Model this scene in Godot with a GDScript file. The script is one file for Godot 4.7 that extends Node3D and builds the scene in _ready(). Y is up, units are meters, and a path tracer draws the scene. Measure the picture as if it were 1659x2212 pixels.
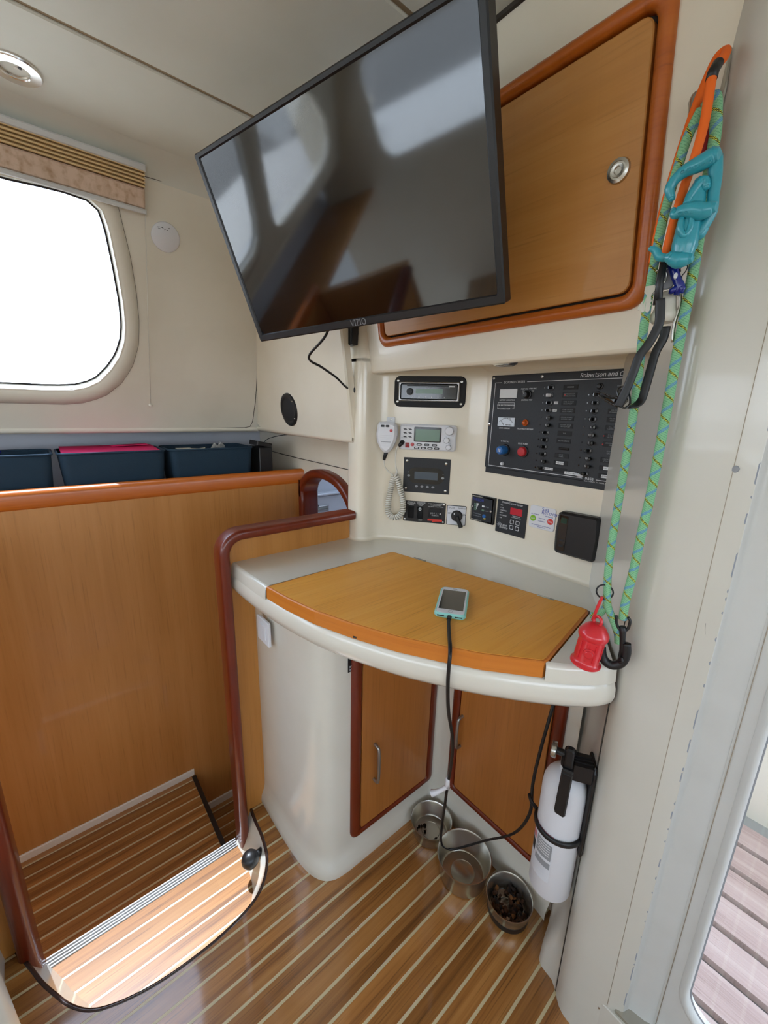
extends Node3D
# A sailing catamaran's chart table, seen from the saloon. x runs aft, -z to the hull side, y up; the saloon sole is y = 0.

var M := {}
var used := {}
var rng := RandomNumberGenerator.new()

# ---------------------------------------------------------------- helpers: names and metas
func numbered(called: String) -> String:
	if not used.has(called):
		used[called] = 0
		return called
	used[called] += 1
	return "%s_%03d" % [called, used[called]]

func thing(called, label, category, at = Vector3.ZERO, group = ""):
	var o := Node3D.new()
	o.name = numbered(called)
	add_child(o)
	o.position = at
	o.set_meta("label", label)
	o.set_meta("category", category)
	if group != "":
		o.set_meta("group", group)
	return o

func structure(called, label, at = Vector3.ZERO):
	var o := Node3D.new()
	o.name = numbered(called)
	add_child(o)
	o.position = at
	o.set_meta("label", label)
	o.set_meta("kind", "structure")
	return o

# commits st (whose points are in world space) as one mesh under parent
func obj(called, st: SurfaceTool, m: Material, parent: Node, label = "", gen = true):
	if gen:
		st.generate_normals()
	var mi := MeshInstance3D.new()
	mi.mesh = st.commit()
	mi.mesh.surface_set_material(0, m)
	mi.name = called
	var p := Vector3.ZERO
	var q: Node = parent
	while q != self:
		p += q.position
		q = q.get_parent()
	mi.position = -p
	parent.add_child(mi, true)
	if label != "":
		mi.set_meta("label", label)
	return mi

func tag(o, label, category, group = ""):
	o.set_meta("label", label)
	o.set_meta("category", category)
	if group != "":
		o.set_meta("group", group)
	return o

func single(called, st, m, label, category, group = "", gen = true):
	return tag(obj(numbered(called), st, m, self, "", gen), label, category, group)

# ---------------------------------------------------------------- helpers: shapes
func new_st(smooth = false) -> SurfaceTool:
	var st := SurfaceTool.new()
	st.begin(Mesh.PRIMITIVE_TRIANGLES)
	st.set_smooth_group(0 if smooth else -1)
	return st

func tri(st, a, b, c):
	st.add_vertex(a)
	st.add_vertex(b)
	st.add_vertex(c)

func quad(st, a, b, c, d):
	tri(st, a, b, c)
	tri(st, a, c, d)

func frame(o: Vector3, u: Vector3, up: Vector3) -> Transform3D:
	u = u.normalized()
	var n := u.cross(up).normalized()
	return Transform3D(Basis(u, n.cross(u).normalized(), n), o)

func V2(a) -> PackedVector2Array:
	var r := PackedVector2Array()
	for p in a:
		r.append(Vector2(p[0], p[1]))
	return r

func rrect(cx, cy, w, h, r, n = 4) -> PackedVector2Array:
	var out := PackedVector2Array()
	if r <= 0.0:
		return V2([[cx - w / 2, cy - h / 2], [cx + w / 2, cy - h / 2], [cx + w / 2, cy + h / 2], [cx - w / 2, cy + h / 2]])
	for c in [[1, -1, -90], [1, 1, 0], [-1, 1, 90], [-1, -1, 180]]:
		for i in n + 1:
			var a = deg_to_rad(c[2] + 90.0 * i / n)
			out.append(Vector2(cx + c[0] * (w / 2 - r) + r * cos(a), cy + c[1] * (h / 2 - r) + r * sin(a)))
	return out

func disc(cx, cy, rx, ry, n = 28) -> PackedVector2Array:
	var out := PackedVector2Array()
	for i in n:
		var a = TAU * i / n
		out.append(Vector2(cx + rx * cos(a), cy + ry * sin(a)))
	return out

func inset(p: PackedVector2Array, d: float) -> PackedVector2Array:
	var out := PackedVector2Array()
	var n := p.size()
	var s := -1.0 if Geometry2D.is_polygon_clockwise(p) else 1.0
	for i in n:
		var a := (p[i] - p[(i + n - 1) % n]).normalized()
		var b := (p[(i + 1) % n] - p[i]).normalized()
		var na := Vector2(-a.y, a.x) * s
		var nb := Vector2(-b.y, b.x) * s
		var m := (na + nb)
		if m.length() < 0.2:
			m = na
		m = m.normalized()
		out.append(p[i] + m * d / maxf(0.4, m.dot(na)))
	return out

# a flat plate in the frame xf: outline p, from z0 (back) to z1 (front), front edge chamfered by bev
func plate(st, p: PackedVector2Array, xf: Transform3D, z0: float, z1: float, bev = 0.0):
	if Geometry2D.is_polygon_clockwise(p):
		p.reverse()
	var n := p.size()
	var q := inset(p, bev) if bev > 0.0 else p
	var t := Geometry2D.triangulate_polygon(q)
	for i in range(0, t.size(), 3):
		tri(st, xf * Vector3(q[t[i]].x, q[t[i]].y, z1), xf * Vector3(q[t[i + 2]].x, q[t[i + 2]].y, z1), xf * Vector3(q[t[i + 1]].x, q[t[i + 1]].y, z1))
	t = Geometry2D.triangulate_polygon(p)
	for i in range(0, t.size(), 3):
		tri(st, xf * Vector3(p[t[i]].x, p[t[i]].y, z0), xf * Vector3(p[t[i + 1]].x, p[t[i + 1]].y, z0), xf * Vector3(p[t[i + 2]].x, p[t[i + 2]].y, z0))
	for i in n:
		var j := (i + 1) % n
		quad(st, xf * Vector3(p[i].x, p[i].y, z0), xf * Vector3(p[i].x, p[i].y, z1 - bev), xf * Vector3(p[j].x, p[j].y, z1 - bev), xf * Vector3(p[j].x, p[j].y, z0))
		if bev > 0.0:
			quad(st, xf * Vector3(p[i].x, p[i].y, z1 - bev), xf * Vector3(q[i].x, q[i].y, z1), xf * Vector3(q[j].x, q[j].y, z1), xf * Vector3(p[j].x, p[j].y, z1 - bev))

# plate with a hole: cut down the middle of the hole
func holed(st, outer: PackedVector2Array, hole: PackedVector2Array, xf, z0, z1):
	var c := Vector2.ZERO
	for h in hole:
		c += h / hole.size()
	for side in [-1, 1]:
		var half := V2([[c.x, -50], [c.x + side * 50, -50], [c.x + side * 50, 50], [c.x, 50]])
		for a in Geometry2D.intersect_polygons(outer, half):
			for b in Geometry2D.clip_polygons(a, hole):
				if not Geometry2D.is_polygon_clockwise(b) or Geometry2D.clip_polygons(a, hole).size() == 1:
					plate(st, b, xf, z0, z1)

# a ring between two outlines with the same number of points
func ring(st, a: PackedVector2Array, b: PackedVector2Array, xf, za, zb):
	var n := a.size()
	for i in n:
		var j := (i + 1) % n
		quad(st, xf * Vector3(a[i].x, a[i].y, za), xf * Vector3(b[i].x, b[i].y, zb), xf * Vector3(b[j].x, b[j].y, zb), xf * Vector3(a[j].x, a[j].y, za))

# chamfered box
func box(st, xf: Transform3D, s: Vector3, b = 0.002):
	b = minf(b, minf(s.x, minf(s.y, s.z)) * 0.45)
	plate2(st, rrect(0, 0, s.x, s.y, 0), xf, -s.z / 2, s.z / 2, b)

func plate2(st, p: PackedVector2Array, xf, z0, z1, b):
	# both faces chamfered
	if Geometry2D.is_polygon_clockwise(p):
		p.reverse()
	var rows := [[inset(p, b), z0], [p, z0 + b], [p, z1 - b], [inset(p, b), z1]]
	var n := p.size()
	for k in 3:
		ring(st, rows[k][0], rows[k + 1][0], xf, rows[k][1], rows[k + 1][1])
	var q: PackedVector2Array = rows[0][0]
	var t := Geometry2D.triangulate_polygon(q)
	for i in range(0, t.size(), 3):
		tri(st, xf * Vector3(q[t[i]].x, q[t[i]].y, z1), xf * Vector3(q[t[i + 2]].x, q[t[i + 2]].y, z1), xf * Vector3(q[t[i + 1]].x, q[t[i + 1]].y, z1))
		tri(st, xf * Vector3(q[t[i]].x, q[t[i]].y, z0), xf * Vector3(q[t[i + 1]].x, q[t[i + 1]].y, z0), xf * Vector3(q[t[i + 2]].x, q[t[i + 2]].y, z0))

func wbox(st, lo: Vector3, hi: Vector3, b = 0.002):
	box(st, Transform3D(Basis(), (lo + hi) / 2), hi - lo, b)

# loft: rows of equal length joined by quads
func loft(st, rows: Array, closed = false):
	for r in rows.size() - 1:
		var n: int = rows[r].size()
		for i in (n if closed else n - 1):
			var j := (i + 1) % n
			quad(st, rows[r][i], rows[r + 1][i], rows[r + 1][j], rows[r][j])

# swept tube; rad a number or an array; uv: u round, v metres along
func tube(st, pts: Array, rad, sides = 10, closed = false, flat = 1.0, flat_dir = Vector3.ZERO, uv_per = 0.0):
	var n := pts.size()
	var rows := []
	var t0: Vector3 = (pts[1] - pts[0]).normalized()
	var nx := t0.cross(Vector3.UP if absf(t0.y) < 0.9 else Vector3.RIGHT).normalized()
	if flat_dir != Vector3.ZERO:
		nx = (flat_dir - t0 * flat_dir.dot(t0)).normalized()
	var along := 0.0
	var vs := []
	for i in n:
		var a: Vector3 = pts[(i + n - 1) % n] if closed or i > 0 else pts[0]
		var b: Vector3 = pts[(i + 1) % n] if closed or i < n - 1 else pts[n - 1]
		var t := (b - a).normalized()
		if flat_dir != Vector3.ZERO:
			nx = flat_dir
		nx = (nx - t * nx.dot(t)).normalized()
		var ny := t.cross(nx)
		var r: float = rad[i] if rad is Array else rad
		var row := []
		for k in sides:
			var ang = TAU * k / sides
			row.append(pts[i] + nx * cos(ang) * r * flat + ny * sin(ang) * r)
		rows.append(row)
		if i > 0:
			along += pts[i].distance_to(pts[i - 1])
		vs.append(along)
	for i in (n if closed else n - 1):
		var j := (i + 1) % n
		for k in sides:
			var l = (k + 1) % sides
			var c := [[rows[i][k], k, i], [rows[j][k], k, j], [rows[j][l], k + 1, j], [rows[i][l], k + 1, i]]
			for m in [0, 1, 2, 0, 2, 3]:
				if uv_per > 0.0:
					st.set_uv(Vector2(float(c[m][1]) / sides, vs[c[m][2]] / uv_per))
				st.add_vertex(c[m][0])
	if not closed:
		for e in [0, n - 1]:
			for k in range(1, sides - 1):
				if uv_per > 0.0:
					st.set_uv(Vector2(0.3, 0.3))
				if e == 0:
					tri(st, rows[e][0], rows[e][k], rows[e][k + 1])
				else:
					tri(st, rows[e][0], rows[e][k + 1], rows[e][k])

# surface of revolution round local z of xf: profile [[r, z], ...]
func lathe(st, prof: Array, xf: Transform3D, seg = 28):
	var g := 1
	for i in prof.size() - 1:
		if i > 0:
			var a := Vector2(prof[i][0] - prof[i - 1][0], prof[i][1] - prof[i - 1][1]).normalized()
			var b := Vector2(prof[i + 1][0] - prof[i][0], prof[i + 1][1] - prof[i][1]).normalized()
			if a.dot(b) < 0.75:
				g += 1
		st.set_smooth_group(g)
		for k in seg:
			var p = TAU * k / seg
			var q = TAU * (k + 1) / seg
			var A = xf * Vector3(prof[i][0] * cos(p), prof[i][0] * sin(p), prof[i][1])
			var B = xf * Vector3(prof[i + 1][0] * cos(p), prof[i + 1][0] * sin(p), prof[i + 1][1])
			var C = xf * Vector3(prof[i + 1][0] * cos(q), prof[i + 1][0] * sin(q), prof[i + 1][1])
			var D = xf * Vector3(prof[i][0] * cos(q), prof[i][0] * sin(q), prof[i][1])
			if prof[i + 1][0] > 1e-6:
				tri(st, A, B, C)
			if prof[i][0] > 1e-6:
				tri(st, A, C, D)

func up_frame(o: Vector3) -> Transform3D:   # local z is world up
	return Transform3D(Basis(Vector3.RIGHT, Vector3.FORWARD, Vector3.UP), o)

func curve(a: Array, steps = 6) -> Array:   # Catmull-Rom through the points
	var out := []
	for i in a.size() - 1:
		var p0: Vector3 = a[maxi(i - 1, 0)]
		var p3: Vector3 = a[mini(i + 2, a.size() - 1)]
		for k in steps:
			var t = float(k) / steps
			out.append(a[i].cubic_interpolate(a[i + 1], p0, p3, t))
	out.append(a[a.size() - 1])
	return out

var font: SystemFont
func words(st, s: String, xf: Transform3D, x, y, z, h, left = false, italic = 0.0):
	var tm := TextMesh.new()
	tm.font = font
	tm.text = s
	tm.font_size = 32
	tm.pixel_size = h / 23.0
	tm.depth = 0.0003
	tm.curve_step = 2.0
	tm.horizontal_alignment = HORIZONTAL_ALIGNMENT_LEFT if left else HORIZONTAL_ALIGNMENT_CENTER
	var sh := Basis(Vector3(1, 0, 0), Vector3(italic, 1, 0), Vector3(0, 0, 1))
	st.append_from(tm, 0, xf * Transform3D(sh, Vector3(x, y, z)))

# ---------------------------------------------------------------- materials
func mat(key, c, rough = 0.5, metal = 0.0, coat = 0.0, tex: Texture2D = null, scale = Vector3.ONE, world = true):
	var m := StandardMaterial3D.new()
	m.resource_name = key
	m.albedo_color = c if c is Color else Color.html(c)
	m.roughness = rough
	m.metallic = metal
	if coat > 0.0:
		m.clearcoat_enabled = true
		m.clearcoat = coat
		m.clearcoat_roughness = 0.06
	if tex:
		m.albedo_texture = tex
		m.uv1_triplanar = true
		m.uv1_world_triplanar = world
		m.uv1_scale = scale
	M[key] = m
	return m

func lane(sd: int, freq: float, w: int, h: int, along_v: bool) -> PackedByteArray:
	var f := FastNoiseLite.new()
	f.seed = sd
	f.noise_type = FastNoiseLite.TYPE_SIMPLEX_SMOOTH
	f.frequency = freq
	f.fractal_octaves = 4
	var im: Image = f.get_seamless_image(w, maxi(h / 24, 8)) if along_v else f.get_seamless_image(maxi(w / 24, 8), h)
	im.convert(Image.FORMAT_L8)
	im.resize(w, h, Image.INTERPOLATE_CUBIC)
	return im.get_data()

# wood: streaks of three tones along v (or u)
func wood(sd: int, dark: String, mid: String, light: String, along_v: bool, contrast = 1.0, pores = 0.25) -> ImageTexture:
	var w := 512
	var a := lane(sd, 0.012, w, w, along_v)
	var b := lane(sd + 7, 0.05, w, w, along_v)
	var c := lane(sd + 13, 0.16, w, w, along_v)
	var d := Color.html(dark)
	var m := Color.html(mid)
	var l := Color.html(light)
	var im := Image.create(w, w, false, Image.FORMAT_RGB8)
	for y in w:
		for x in w:
			var i := y * w + x
			var v = 0.5 + ((a[i] / 255.0 - 0.5) * 0.9 + (b[i] / 255.0 - 0.5) * 0.55 + (c[i] / 255.0 - 0.5) * 0.35) * contrast
			var k := d.lerp(m, clampf(v * 2.0, 0, 1)) if v < 0.5 else m.lerp(l, clampf(v * 2.0 - 1.0, 0, 1))
			if c[i] < 70:
				k = k.darkened(pores * (70 - c[i]) / 70.0)
			im.set_pixel(x, y, k)
	return ImageTexture.create_from_image(im)

# faint mottling about white, for paint, vinyl and plastic
func mottle(sd: int, freq: float, depth: float, tint: String) -> ImageTexture:
	var f := FastNoiseLite.new()
	f.seed = sd
	f.frequency = freq
	f.fractal_octaves = 5
	var g := f.get_seamless_image(256, 256)
	var t := Color.html(tint)
	var im := Image.create(256, 256, false, Image.FORMAT_RGB8)
	for y in 256:
		for x in 256:
			var v := g.get_pixel(x, y).r
			im.set_pixel(x, y, Color.WHITE.lerp(t, clampf((v - 0.45) * 2.0, 0, 1) * depth))
	return ImageTexture.create_from_image(im)

func weave(c1: String, c2: String) -> ImageTexture:
	var im := Image.create(128, 128, false, Image.FORMAT_RGB8)
	var r := RandomNumberGenerator.new()
	r.seed = 5
	for y in 128:
		for x in 128:
			var over := ((x / 4) + (y / 4)) % 2 == 0
			var k := Color.html(c1) if over else Color.html(c2)
			k = k.lightened(r.randf() * 0.10)
			im.set_pixel(x, y, k)
	return ImageTexture.create_from_image(im)

func rope_tex() -> ImageTexture:
	var im := Image.create(96, 240, false, Image.FORMAT_RGB8)
	for y in 240:
		for x in 96:
			var u := x / 96.0
			var v := y / 240.0
			var knit := (int(x / 4) + int(y / 5) * 2) % 4
			var k := Color.html("79b283") if knit < 2 else Color.html("8cc496")
			if (int(x / 4) + int(y / 5)) % 5 == 0:
				k = Color.html("5d9a72")
			var dk := absf(fposmod(v + u + 0.5, 1.0) - 0.5)
			var db := absf(fposmod(v - u, 1.0) - 0.5)
			if db < 0.085:
				k = Color.html("5b86b4") if (int(x / 3) + int(y / 6)) % 3 else Color.html("76b8a0")
			if dk < 0.06:
				k = Color.html("0c0f0c") if (int(x / 6) + int(y / 8)) % 2 else Color.html("c9cf4a")
			im.set_pixel(x, y, k)
	return ImageTexture.create_from_image(im)

func materials():
	font = SystemFont.new()
	font.font_names = PackedStringArray(["Droid Sans"])
	mat("gelcoat", "e9dfca", 0.22, 0.0, 0.5, mottle(3, 0.02, 0.05, "b9a98a"), Vector3.ONE * 0.8)
	mat("gelcoat_white", "dcd7c9", 0.25, 0.0, 0.5, mottle(4, 0.02, 0.05, "b9a98a"), Vector3.ONE * 0.8)
	mat("liner", "e2dccc", 0.62, 0.0, 0.0, mottle(5, 0.015, 0.10, "a8957a"), Vector3.ONE * 0.7)
	mat("ceiling_vinyl", "d6d6cb", 0.6, 0.0, 0.0, mottle(6, 0.012, 0.10, "a8977c"), Vector3.ONE * 0.6)
	mat("pillar_white", "cbc7bb", 0.28, 0.0, 0.4, mottle(9, 0.02, 0.05, "b9a98a"), Vector3.ONE * 0.8)
	mat("frame_white", "cbcbc6", 0.35, 0.0, 0.2, mottle(8, 0.03, 0.06, "a9a698"), Vector3.ONE)
	var vt := wood(11, "ae7638", "bc8244", "c88f52", true, 0.5, 0.10)
	mat("veneer", "ffffff", 0.42, 0.0, 0.12, vt, Vector3(1.3, 1.0, 1.3))
	mat("veneer_light", "ffffff", 0.42, 0.0, 0.12, wood(17, "b0722f", "c1823d", "cd8f4a", true, 0.5, 0.08), Vector3(1.6, 1.0, 1.6))
	mat("veneer_door", "ffffff", 0.4, 0.0, 0.15, wood(19, "9c5f28", "ab6b30", "b8783c", true, 0.5, 0.10), Vector3(2.0, 1.2, 2.0))
	mat("veneer_across", "ffffff", 0.4, 0.0, 0.15, wood(23, "b67c3a", "c68a45", "d09854", false, 0.5, 0.10), Vector3(1.2, 2.0, 1.2))
	mat("mahogany", "ffffff", 0.34, 0.0, 0.25, wood(29, "5c1a06", "6c2208", "803010", true, 0.5, 0.15), Vector3.ONE * 2.2)
	mat("cherry", "ffffff", 0.36, 0.0, 0.15, wood(31, "a65210", "ba6014", "c8701e", false, 0.5, 0.12), Vector3.ONE * 2.0)
	mat("lid_top", "ffffff", 0.5, 0.0, 0.08, wood(37, "dc942e", "e8a240", "eeae50", false, 0.6, 0.12), Vector3(1.4, 2.0, 2.4))
	mat("lid_edge", "ffffff", 0.45, 0.0, 0.1, wood(41, "bc681c", "cc7826", "d88834", false, 0.5, 0.12), Vector3.ONE * 2.0)
	var pt := wood(43, "7e5026", "a87038", "bc8548", false, 0.9, 0.35)
	for i in 5:
		var m = mat("plank%d" % i, Color(1, 1, 1).darkened([0.0, 0.06, 0.12, 0.03, 0.09][i]), 0.3, 0.0, 0.9, pt, Vector3(1.0, 1.0, 2.6))
		m.uv1_offset = Vector3(0.37 * i, 0, 0.23 * i)
	mat("inlay", "cbbb92", 0.35, 0.0, 0.3)
	mat("deck_slat", "ffffff", 0.65, 0.0, 0.0, wood(47, "a88a84", "bfa49e", "cdb6b0", true, 0.8), Vector3(2.2, 2, 1.0))
	mat("black", "141416", 0.42)
	mat("black_gloss", "0b0b0d", 0.12, 0.0, 0.4)
	mat("black_matte", "17181a", 0.7)
	mat("tv_screen", "050507", 0.06).metallic_specular = 0.9
	mat("panel_black", "1d2024", 0.55, 0.0, 0.0, mottle(51, 0.06, 0.12, "000000"), Vector3.ONE * 6)
	mat("print_white", "d9dadb", 0.6)
	mat("print_grey", "85888c", 0.6)
	mat("plastic_white", "dcdcdf", 0.35)
	mat("plastic_cream", "e0dccf", 0.4)
	mat("plastic_grey", "8f9194", 0.45)
	mat("lcd", "6f8a78", 0.2)
	mat("lcd_dark", "4c5660", 0.15)
	mat("meter", "cfd6de", 0.3)
	mat("steel", "b9b7b0", 0.24, 0.9)
	mat("steel_dull", "c2beb4", 0.26, 0.95)
	mat("chrome", "d8d8d6", 0.07, 1.0)
	mat("satin", "f2f2f2", 0.22, 1.0)
	mat("aluminium", "a8a6a4", 0.32, 0.9)
	mat("red", "b41d24", 0.35, 0.0, 0.3)
	mat("red_display", "c02333", 0.3)
	mat("amber", "c2571a", 0.2, 0.0, 0.5)
	mat("blue", "1f63a8", 0.3, 0.0, 0.4)
	mat("green_button", "7fb51e", 0.4)
	mat("stop_red", "d8382e", 0.4)
	mat("navy_ink", "2f3f9e", 0.5)
	mat("orange", "f0690c", 0.7)
	mat("turquoise", "2d98a8", 0.3, 0.0, 0.3)
	mat("dark_blue", "10207e", 0.22, 0.0, 0.4)
	mat("crimson", "9a0f1a", 0.5)
	mat("toy_red", "d0212c", 0.3, 0.0, 0.4)
	mat("mint", "8fd0c6", 0.45)
	mat("basket", "ffffff", 0.85, 0.0, 0.0, weave("092234", "0f2e43"), Vector3.ONE * 16)
	mat("pink", "e0246a", 0.5)
	mat("kibble", "4a2c16", 0.8)
	mat("kibble_dark", "24150c", 0.85)
	mat("kibble_light", "7a4c22", 0.8)
	mat("rubber", "161616", 0.4, 0.0, 0.2)
	mat("rim", "3a2a26", 0.25, 0.0, 0.4)
	mat("blind_pleat", "dcbf8c", 0.8)
	mat("blind_cloth", "d2b8a2", 0.85, 0.0, 0.0, mottle(61, 0.03, 0.5, "8a6a3a"), Vector3.ONE * 4)
	mat("blind_rail", "c9c9c6", 0.35)
	mat("cord_white", "d8d4c8", 0.7)
	mat("hull_grey", "c3c8d2", 0.3, 0.0, 0.3)
	mat("chip", "8e939c", 0.7)
	mat("stain", "a79a86", 0.6)
	mat("dark_gap", "3a332c", 0.9)
	mat("groove", "9c8b70", 0.8)
	var r := StandardMaterial3D.new()
	r.resource_name = "rope"
	r.albedo_texture = rope_tex()
	r.roughness = 0.85
	r.texture_filter = BaseMaterial3D.TEXTURE_FILTER_LINEAR
	M["rope"] = r
	var g := StandardMaterial3D.new()
	g.resource_name = "clear_pane"
	g.transparency = BaseMaterial3D.TRANSPARENCY_ALPHA
	g.albedo_color = Color(0.95, 0.98, 1.0, 0.06)
	g.roughness = 0.02
	M["pane"] = g
	var lens := g.duplicate()
	lens.resource_name = "lens"
	lens.albedo_color = Color(0.9, 0.9, 0.88, 0.25)
	lens.roughness = 0.1
	M["lens"] = lens

# ---------------------------------------------------------------- the scene
func _ready():
	# camera
	var cam := Camera3D.new()
	cam.name = "camera"
	cam.position = Vector3(0, 1.45, 0)
	cam.rotation_degrees = Vector3(-14.0, -40.2, 1.55)
	cam.fov = rad_to_deg(2.0 * atan(1106.0 / 876.0))
	cam.near = 0.02
	add_child(cam)
	cam.current = true
	# sky
	var sky := ProceduralSkyMaterial.new()
	sky.sky_top_color = Color(0.77, 0.855, 0.97)
	sky.sky_horizon_color = Color(0.91, 0.945, 0.985)
	sky.ground_horizon_color = Color(0.72, 0.75, 0.78)
	sky.ground_bottom_color = Color(0.50, 0.53, 0.56)
	sky.sky_energy_multiplier = 1.0
	sky.ground_energy_multiplier = 1.0
	var env := Environment.new()
	env.background_mode = Environment.BG_SKY
	env.sky = Sky.new()
	env.sky.sky_material = sky
	env.background_energy_multiplier = 1.8
	env.tonemap_mode = Environment.TONE_MAPPER_LINEAR
	env.tonemap_exposure = 4.0
	env.sdfgi_enabled = true
	env.ssao_enabled = true
	env.ssil_enabled = true
	var we := WorldEnvironment.new()
	we.name = "environment"
	we.environment = env
	add_child(we)
	# sun: high, from the hull side, through the saloon window on to the step
	var sun := DirectionalLight3D.new()
	sun.name = "sun"
	sun.light_energy = 0.85
	sun.light_color = Color(0.88, 0.93, 1.0)
	sun.light_angular_distance = 0.6
	sun.shadow_enabled = true
	sun.basis = Basis.looking_at(Vector3(0.075, -1.0, 0.353).normalized(), Vector3.RIGHT)
	add_child(sun)

	rng.seed = 20
	materials()
	shell()
	floors()
	stairwell()
	window_side()
	ceiling_and_locker()
	desk()
	electronics()
	television()
	pillar_and_door()
	outside()
	hanging()
	small_things()

# frames of the walls
var FL := Transform3D(Basis(Vector3(0.597, 0, 0.802), Vector3.UP, Vector3(-0.802, 0, 0.597)), Vector3(1.155, 0, -0.874))
var FR := Transform3D(Basis(Vector3(0, 0, 1), Vector3.UP, Vector3(-1, 0, 0)), Vector3(1.155, 0, 0))
var FW := Transform3D(Basis(Vector3(1, 0, 0), Vector3(0, 0.9107, 0.413), Vector3(0, -0.413, 0.9107)), Vector3(0, 1.345, -2.027))
const D_CURVE := [[-0.238, -1.213], [-0.21, -1.149], [-0.186, -1.091], [-0.163, -1.047], [-0.141, -1.007], [-0.117, -0.975], [-0.095, -0.954], [-0.067, -0.937], [-0.026, -0.921], [0.025, -0.908], [0.08, -0.901], [0.145, -0.899], [0.21, -0.902], [0.277, -0.914], [0.325, -0.933], [0.362, -0.967], [0.387, -1.007], [0.399, -1.046], [0.408, -1.105], [0.41, -1.153], [0.416, -1.213]]

# ---------------------------------------------------------------- the saloon round the camera
func shell():
	var st := new_st()
	wbox(st, Vector3(-2.95, 2.225, -1.685), Vector3(0.98, 2.28, 2.35), 0.0)
	var o = structure("ceiling", "cream vinyl headliner panels of the saloon ceiling")
	obj("deck_slab", st, M.ceiling_vinyl, o)
	# ceiling panels with open joints between them
	var runs := [[-1.62, -1.247], [-1.233, -0.757], [-0.745, 0.1], [0.112, 1.0], [1.012, 2.2]]
	for r in runs:
		st = new_st()
		wbox(st, Vector3(-2.9, 2.2, r[0]), Vector3(0.86, 2.222, r[1]), 0.003)
		obj("panel", st, M.ceiling_vinyl, o)
	st = new_st()
	wbox(st, Vector3(-2.9, 2.205, -1.24 - 0.006), Vector3(0.86, 2.224, -1.24 + 0.006), 0.0)
	obj("joint_strip", st, M.groove, o)
	st = new_st()
	wbox(st, Vector3(-2.9, 2.205, -0.757), Vector3(0.86, 2.224, -0.745), 0.0)
	obj("joint_strip", st, M.groove, o)
	# curved liner between ceiling and window side
	st = new_st(true)
	var rows := []
	for x in [-2.9, 0.0, 0.95]:
		var row := []
		for k in 9:
			var a := k / 8.0
			var p: Vector2 = Vector2(2.204, -1.50).bezier_interpolate(Vector2(2.204, -1.58), Vector2(2.19, -1.642), Vector2(2.150, -1.6615), a)
			row.append(Vector3(x, p.x, p.y))
		rows.append(row)
	loft(st, rows)
	obj("cove", st, M.ceiling_vinyl, o)
	# forward bulkhead with its long window
	st = new_st()
	var f := frame(Vector3(-2.8, 0, 0), Vector3(0, 0, -1), Vector3.UP)
	holed(st, rrect(0.1, 1.0, 4.4, 2.5, 0), rrect(0.15, 1.5, 3.0, 0.62, 0.12), f, -0.06, 0.0)
	o = structure("wall_forward", "cream forward bulkhead of the saloon with a long window")
	obj("panel", st, M.gelcoat, o)
	st = new_st()
	plate(st, rrect(0.15, 1.5, 3.0, 0.62, 0.12), f, -0.04, -0.036)
	o = structure("window_2", "long clear forward window of the saloon")
	obj("pane", st, M.pane, o)
	# the far side of the saloon
	f = frame(Vector3(0, 0, 2.25), Vector3(-1, 0, 0), Vector3.UP)
	st = new_st()
	holed(st, rrect(1.0, 1.0, 4.0, 2.5, 0), rrect(1.0, 1.55, 3.0, 0.8, 0.14), f, -0.06, 0.0)
	o = structure("wall_far", "cream far side of the saloon with a wide window")
	obj("panel", st, M.gelcoat, o)
	st = new_st()
	plate(st, rrect(1.0, 1.55, 3.0, 0.8, 0.14), f, -0.04, -0.036)
	o = structure("window_3", "wide clear window on the far side of the saloon")
	obj("pane", st, M.pane, o)
	# aft bulkhead beyond the door
	f = frame(Vector3(0.86, 0, 0), Vector3(0, 0, 1), Vector3.UP)
	st = new_st()
	holed(st, V2([[1.0, -0.2], [2.35, -0.2], [2.35, 2.25], [1.0, 2.25]]), rrect(1.65, 1.45, 0.9, 0.8, 0.1), f, -0.06, 0.0)
	plate(st, V2([[-0.12, 1.98], [1.0, 1.98], [1.0, 2.25], [-0.12, 2.25]]), f, -0.06, 0.0)
	o = structure("wall_aft", "cream aft bulkhead of the saloon beside the cockpit door")
	obj("panel", st, M.gelcoat, o)

# ---------------------------------------------------------------- soles and steps
func planked(o, area: Array, y: float, first: float, z0: float, z1: float, pitch: float, thick: float):
	# strips along x: planks with pale inlays between them, each cut to the outline of the sole
	var k := 0
	var z := first
	while z > z0 - pitch:
		z -= pitch
	var shapes := {}
	while z < z1:
		for which in 2:
			var a := z + (0.0035 if which == 0 else -0.0035)
			var b := z + (pitch - 0.0035 if which == 0 else 0.0035)
			var strip := V2([[-4, maxf(a, z0)], [4, maxf(a, z0)], [4, minf(b, z1)], [-4, minf(b, z1)]])
			if maxf(a, z0) >= minf(b, z1):
				continue
			for piece in area:
				for c in Geometry2D.intersect_polygons(strip, piece):
					if absf(c[0].x - c[2].x) < 0.004:
						continue
					var st := new_st()
					var f := Transform3D(Basis(Vector3(1, 0, 0), Vector3(0, 0, 1), Vector3(0, -1, 0)), Vector3(0, y, 0))
					# the plate's front is local +z, which is down here, so build it from below
					var top := 0.0 if which == 0 else 0.0006
					var g := Transform3D(Basis(Vector3(1, 0, 0), Vector3(0, 0, 1), Vector3(0, 1, 0)), Vector3(0, y, 0))
					plate(st, c, g, -thick, -top, 0.0004 if which == 0 else 0.0)
					obj("plank" if which == 0 else "inlay_strip", st, M["plank%d" % (k % 5)] if which == 0 else M.inlay, o)
		k += 1
		if k % 3 == 0:
			k += rng.randi() % 3
		z += pitch

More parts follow.
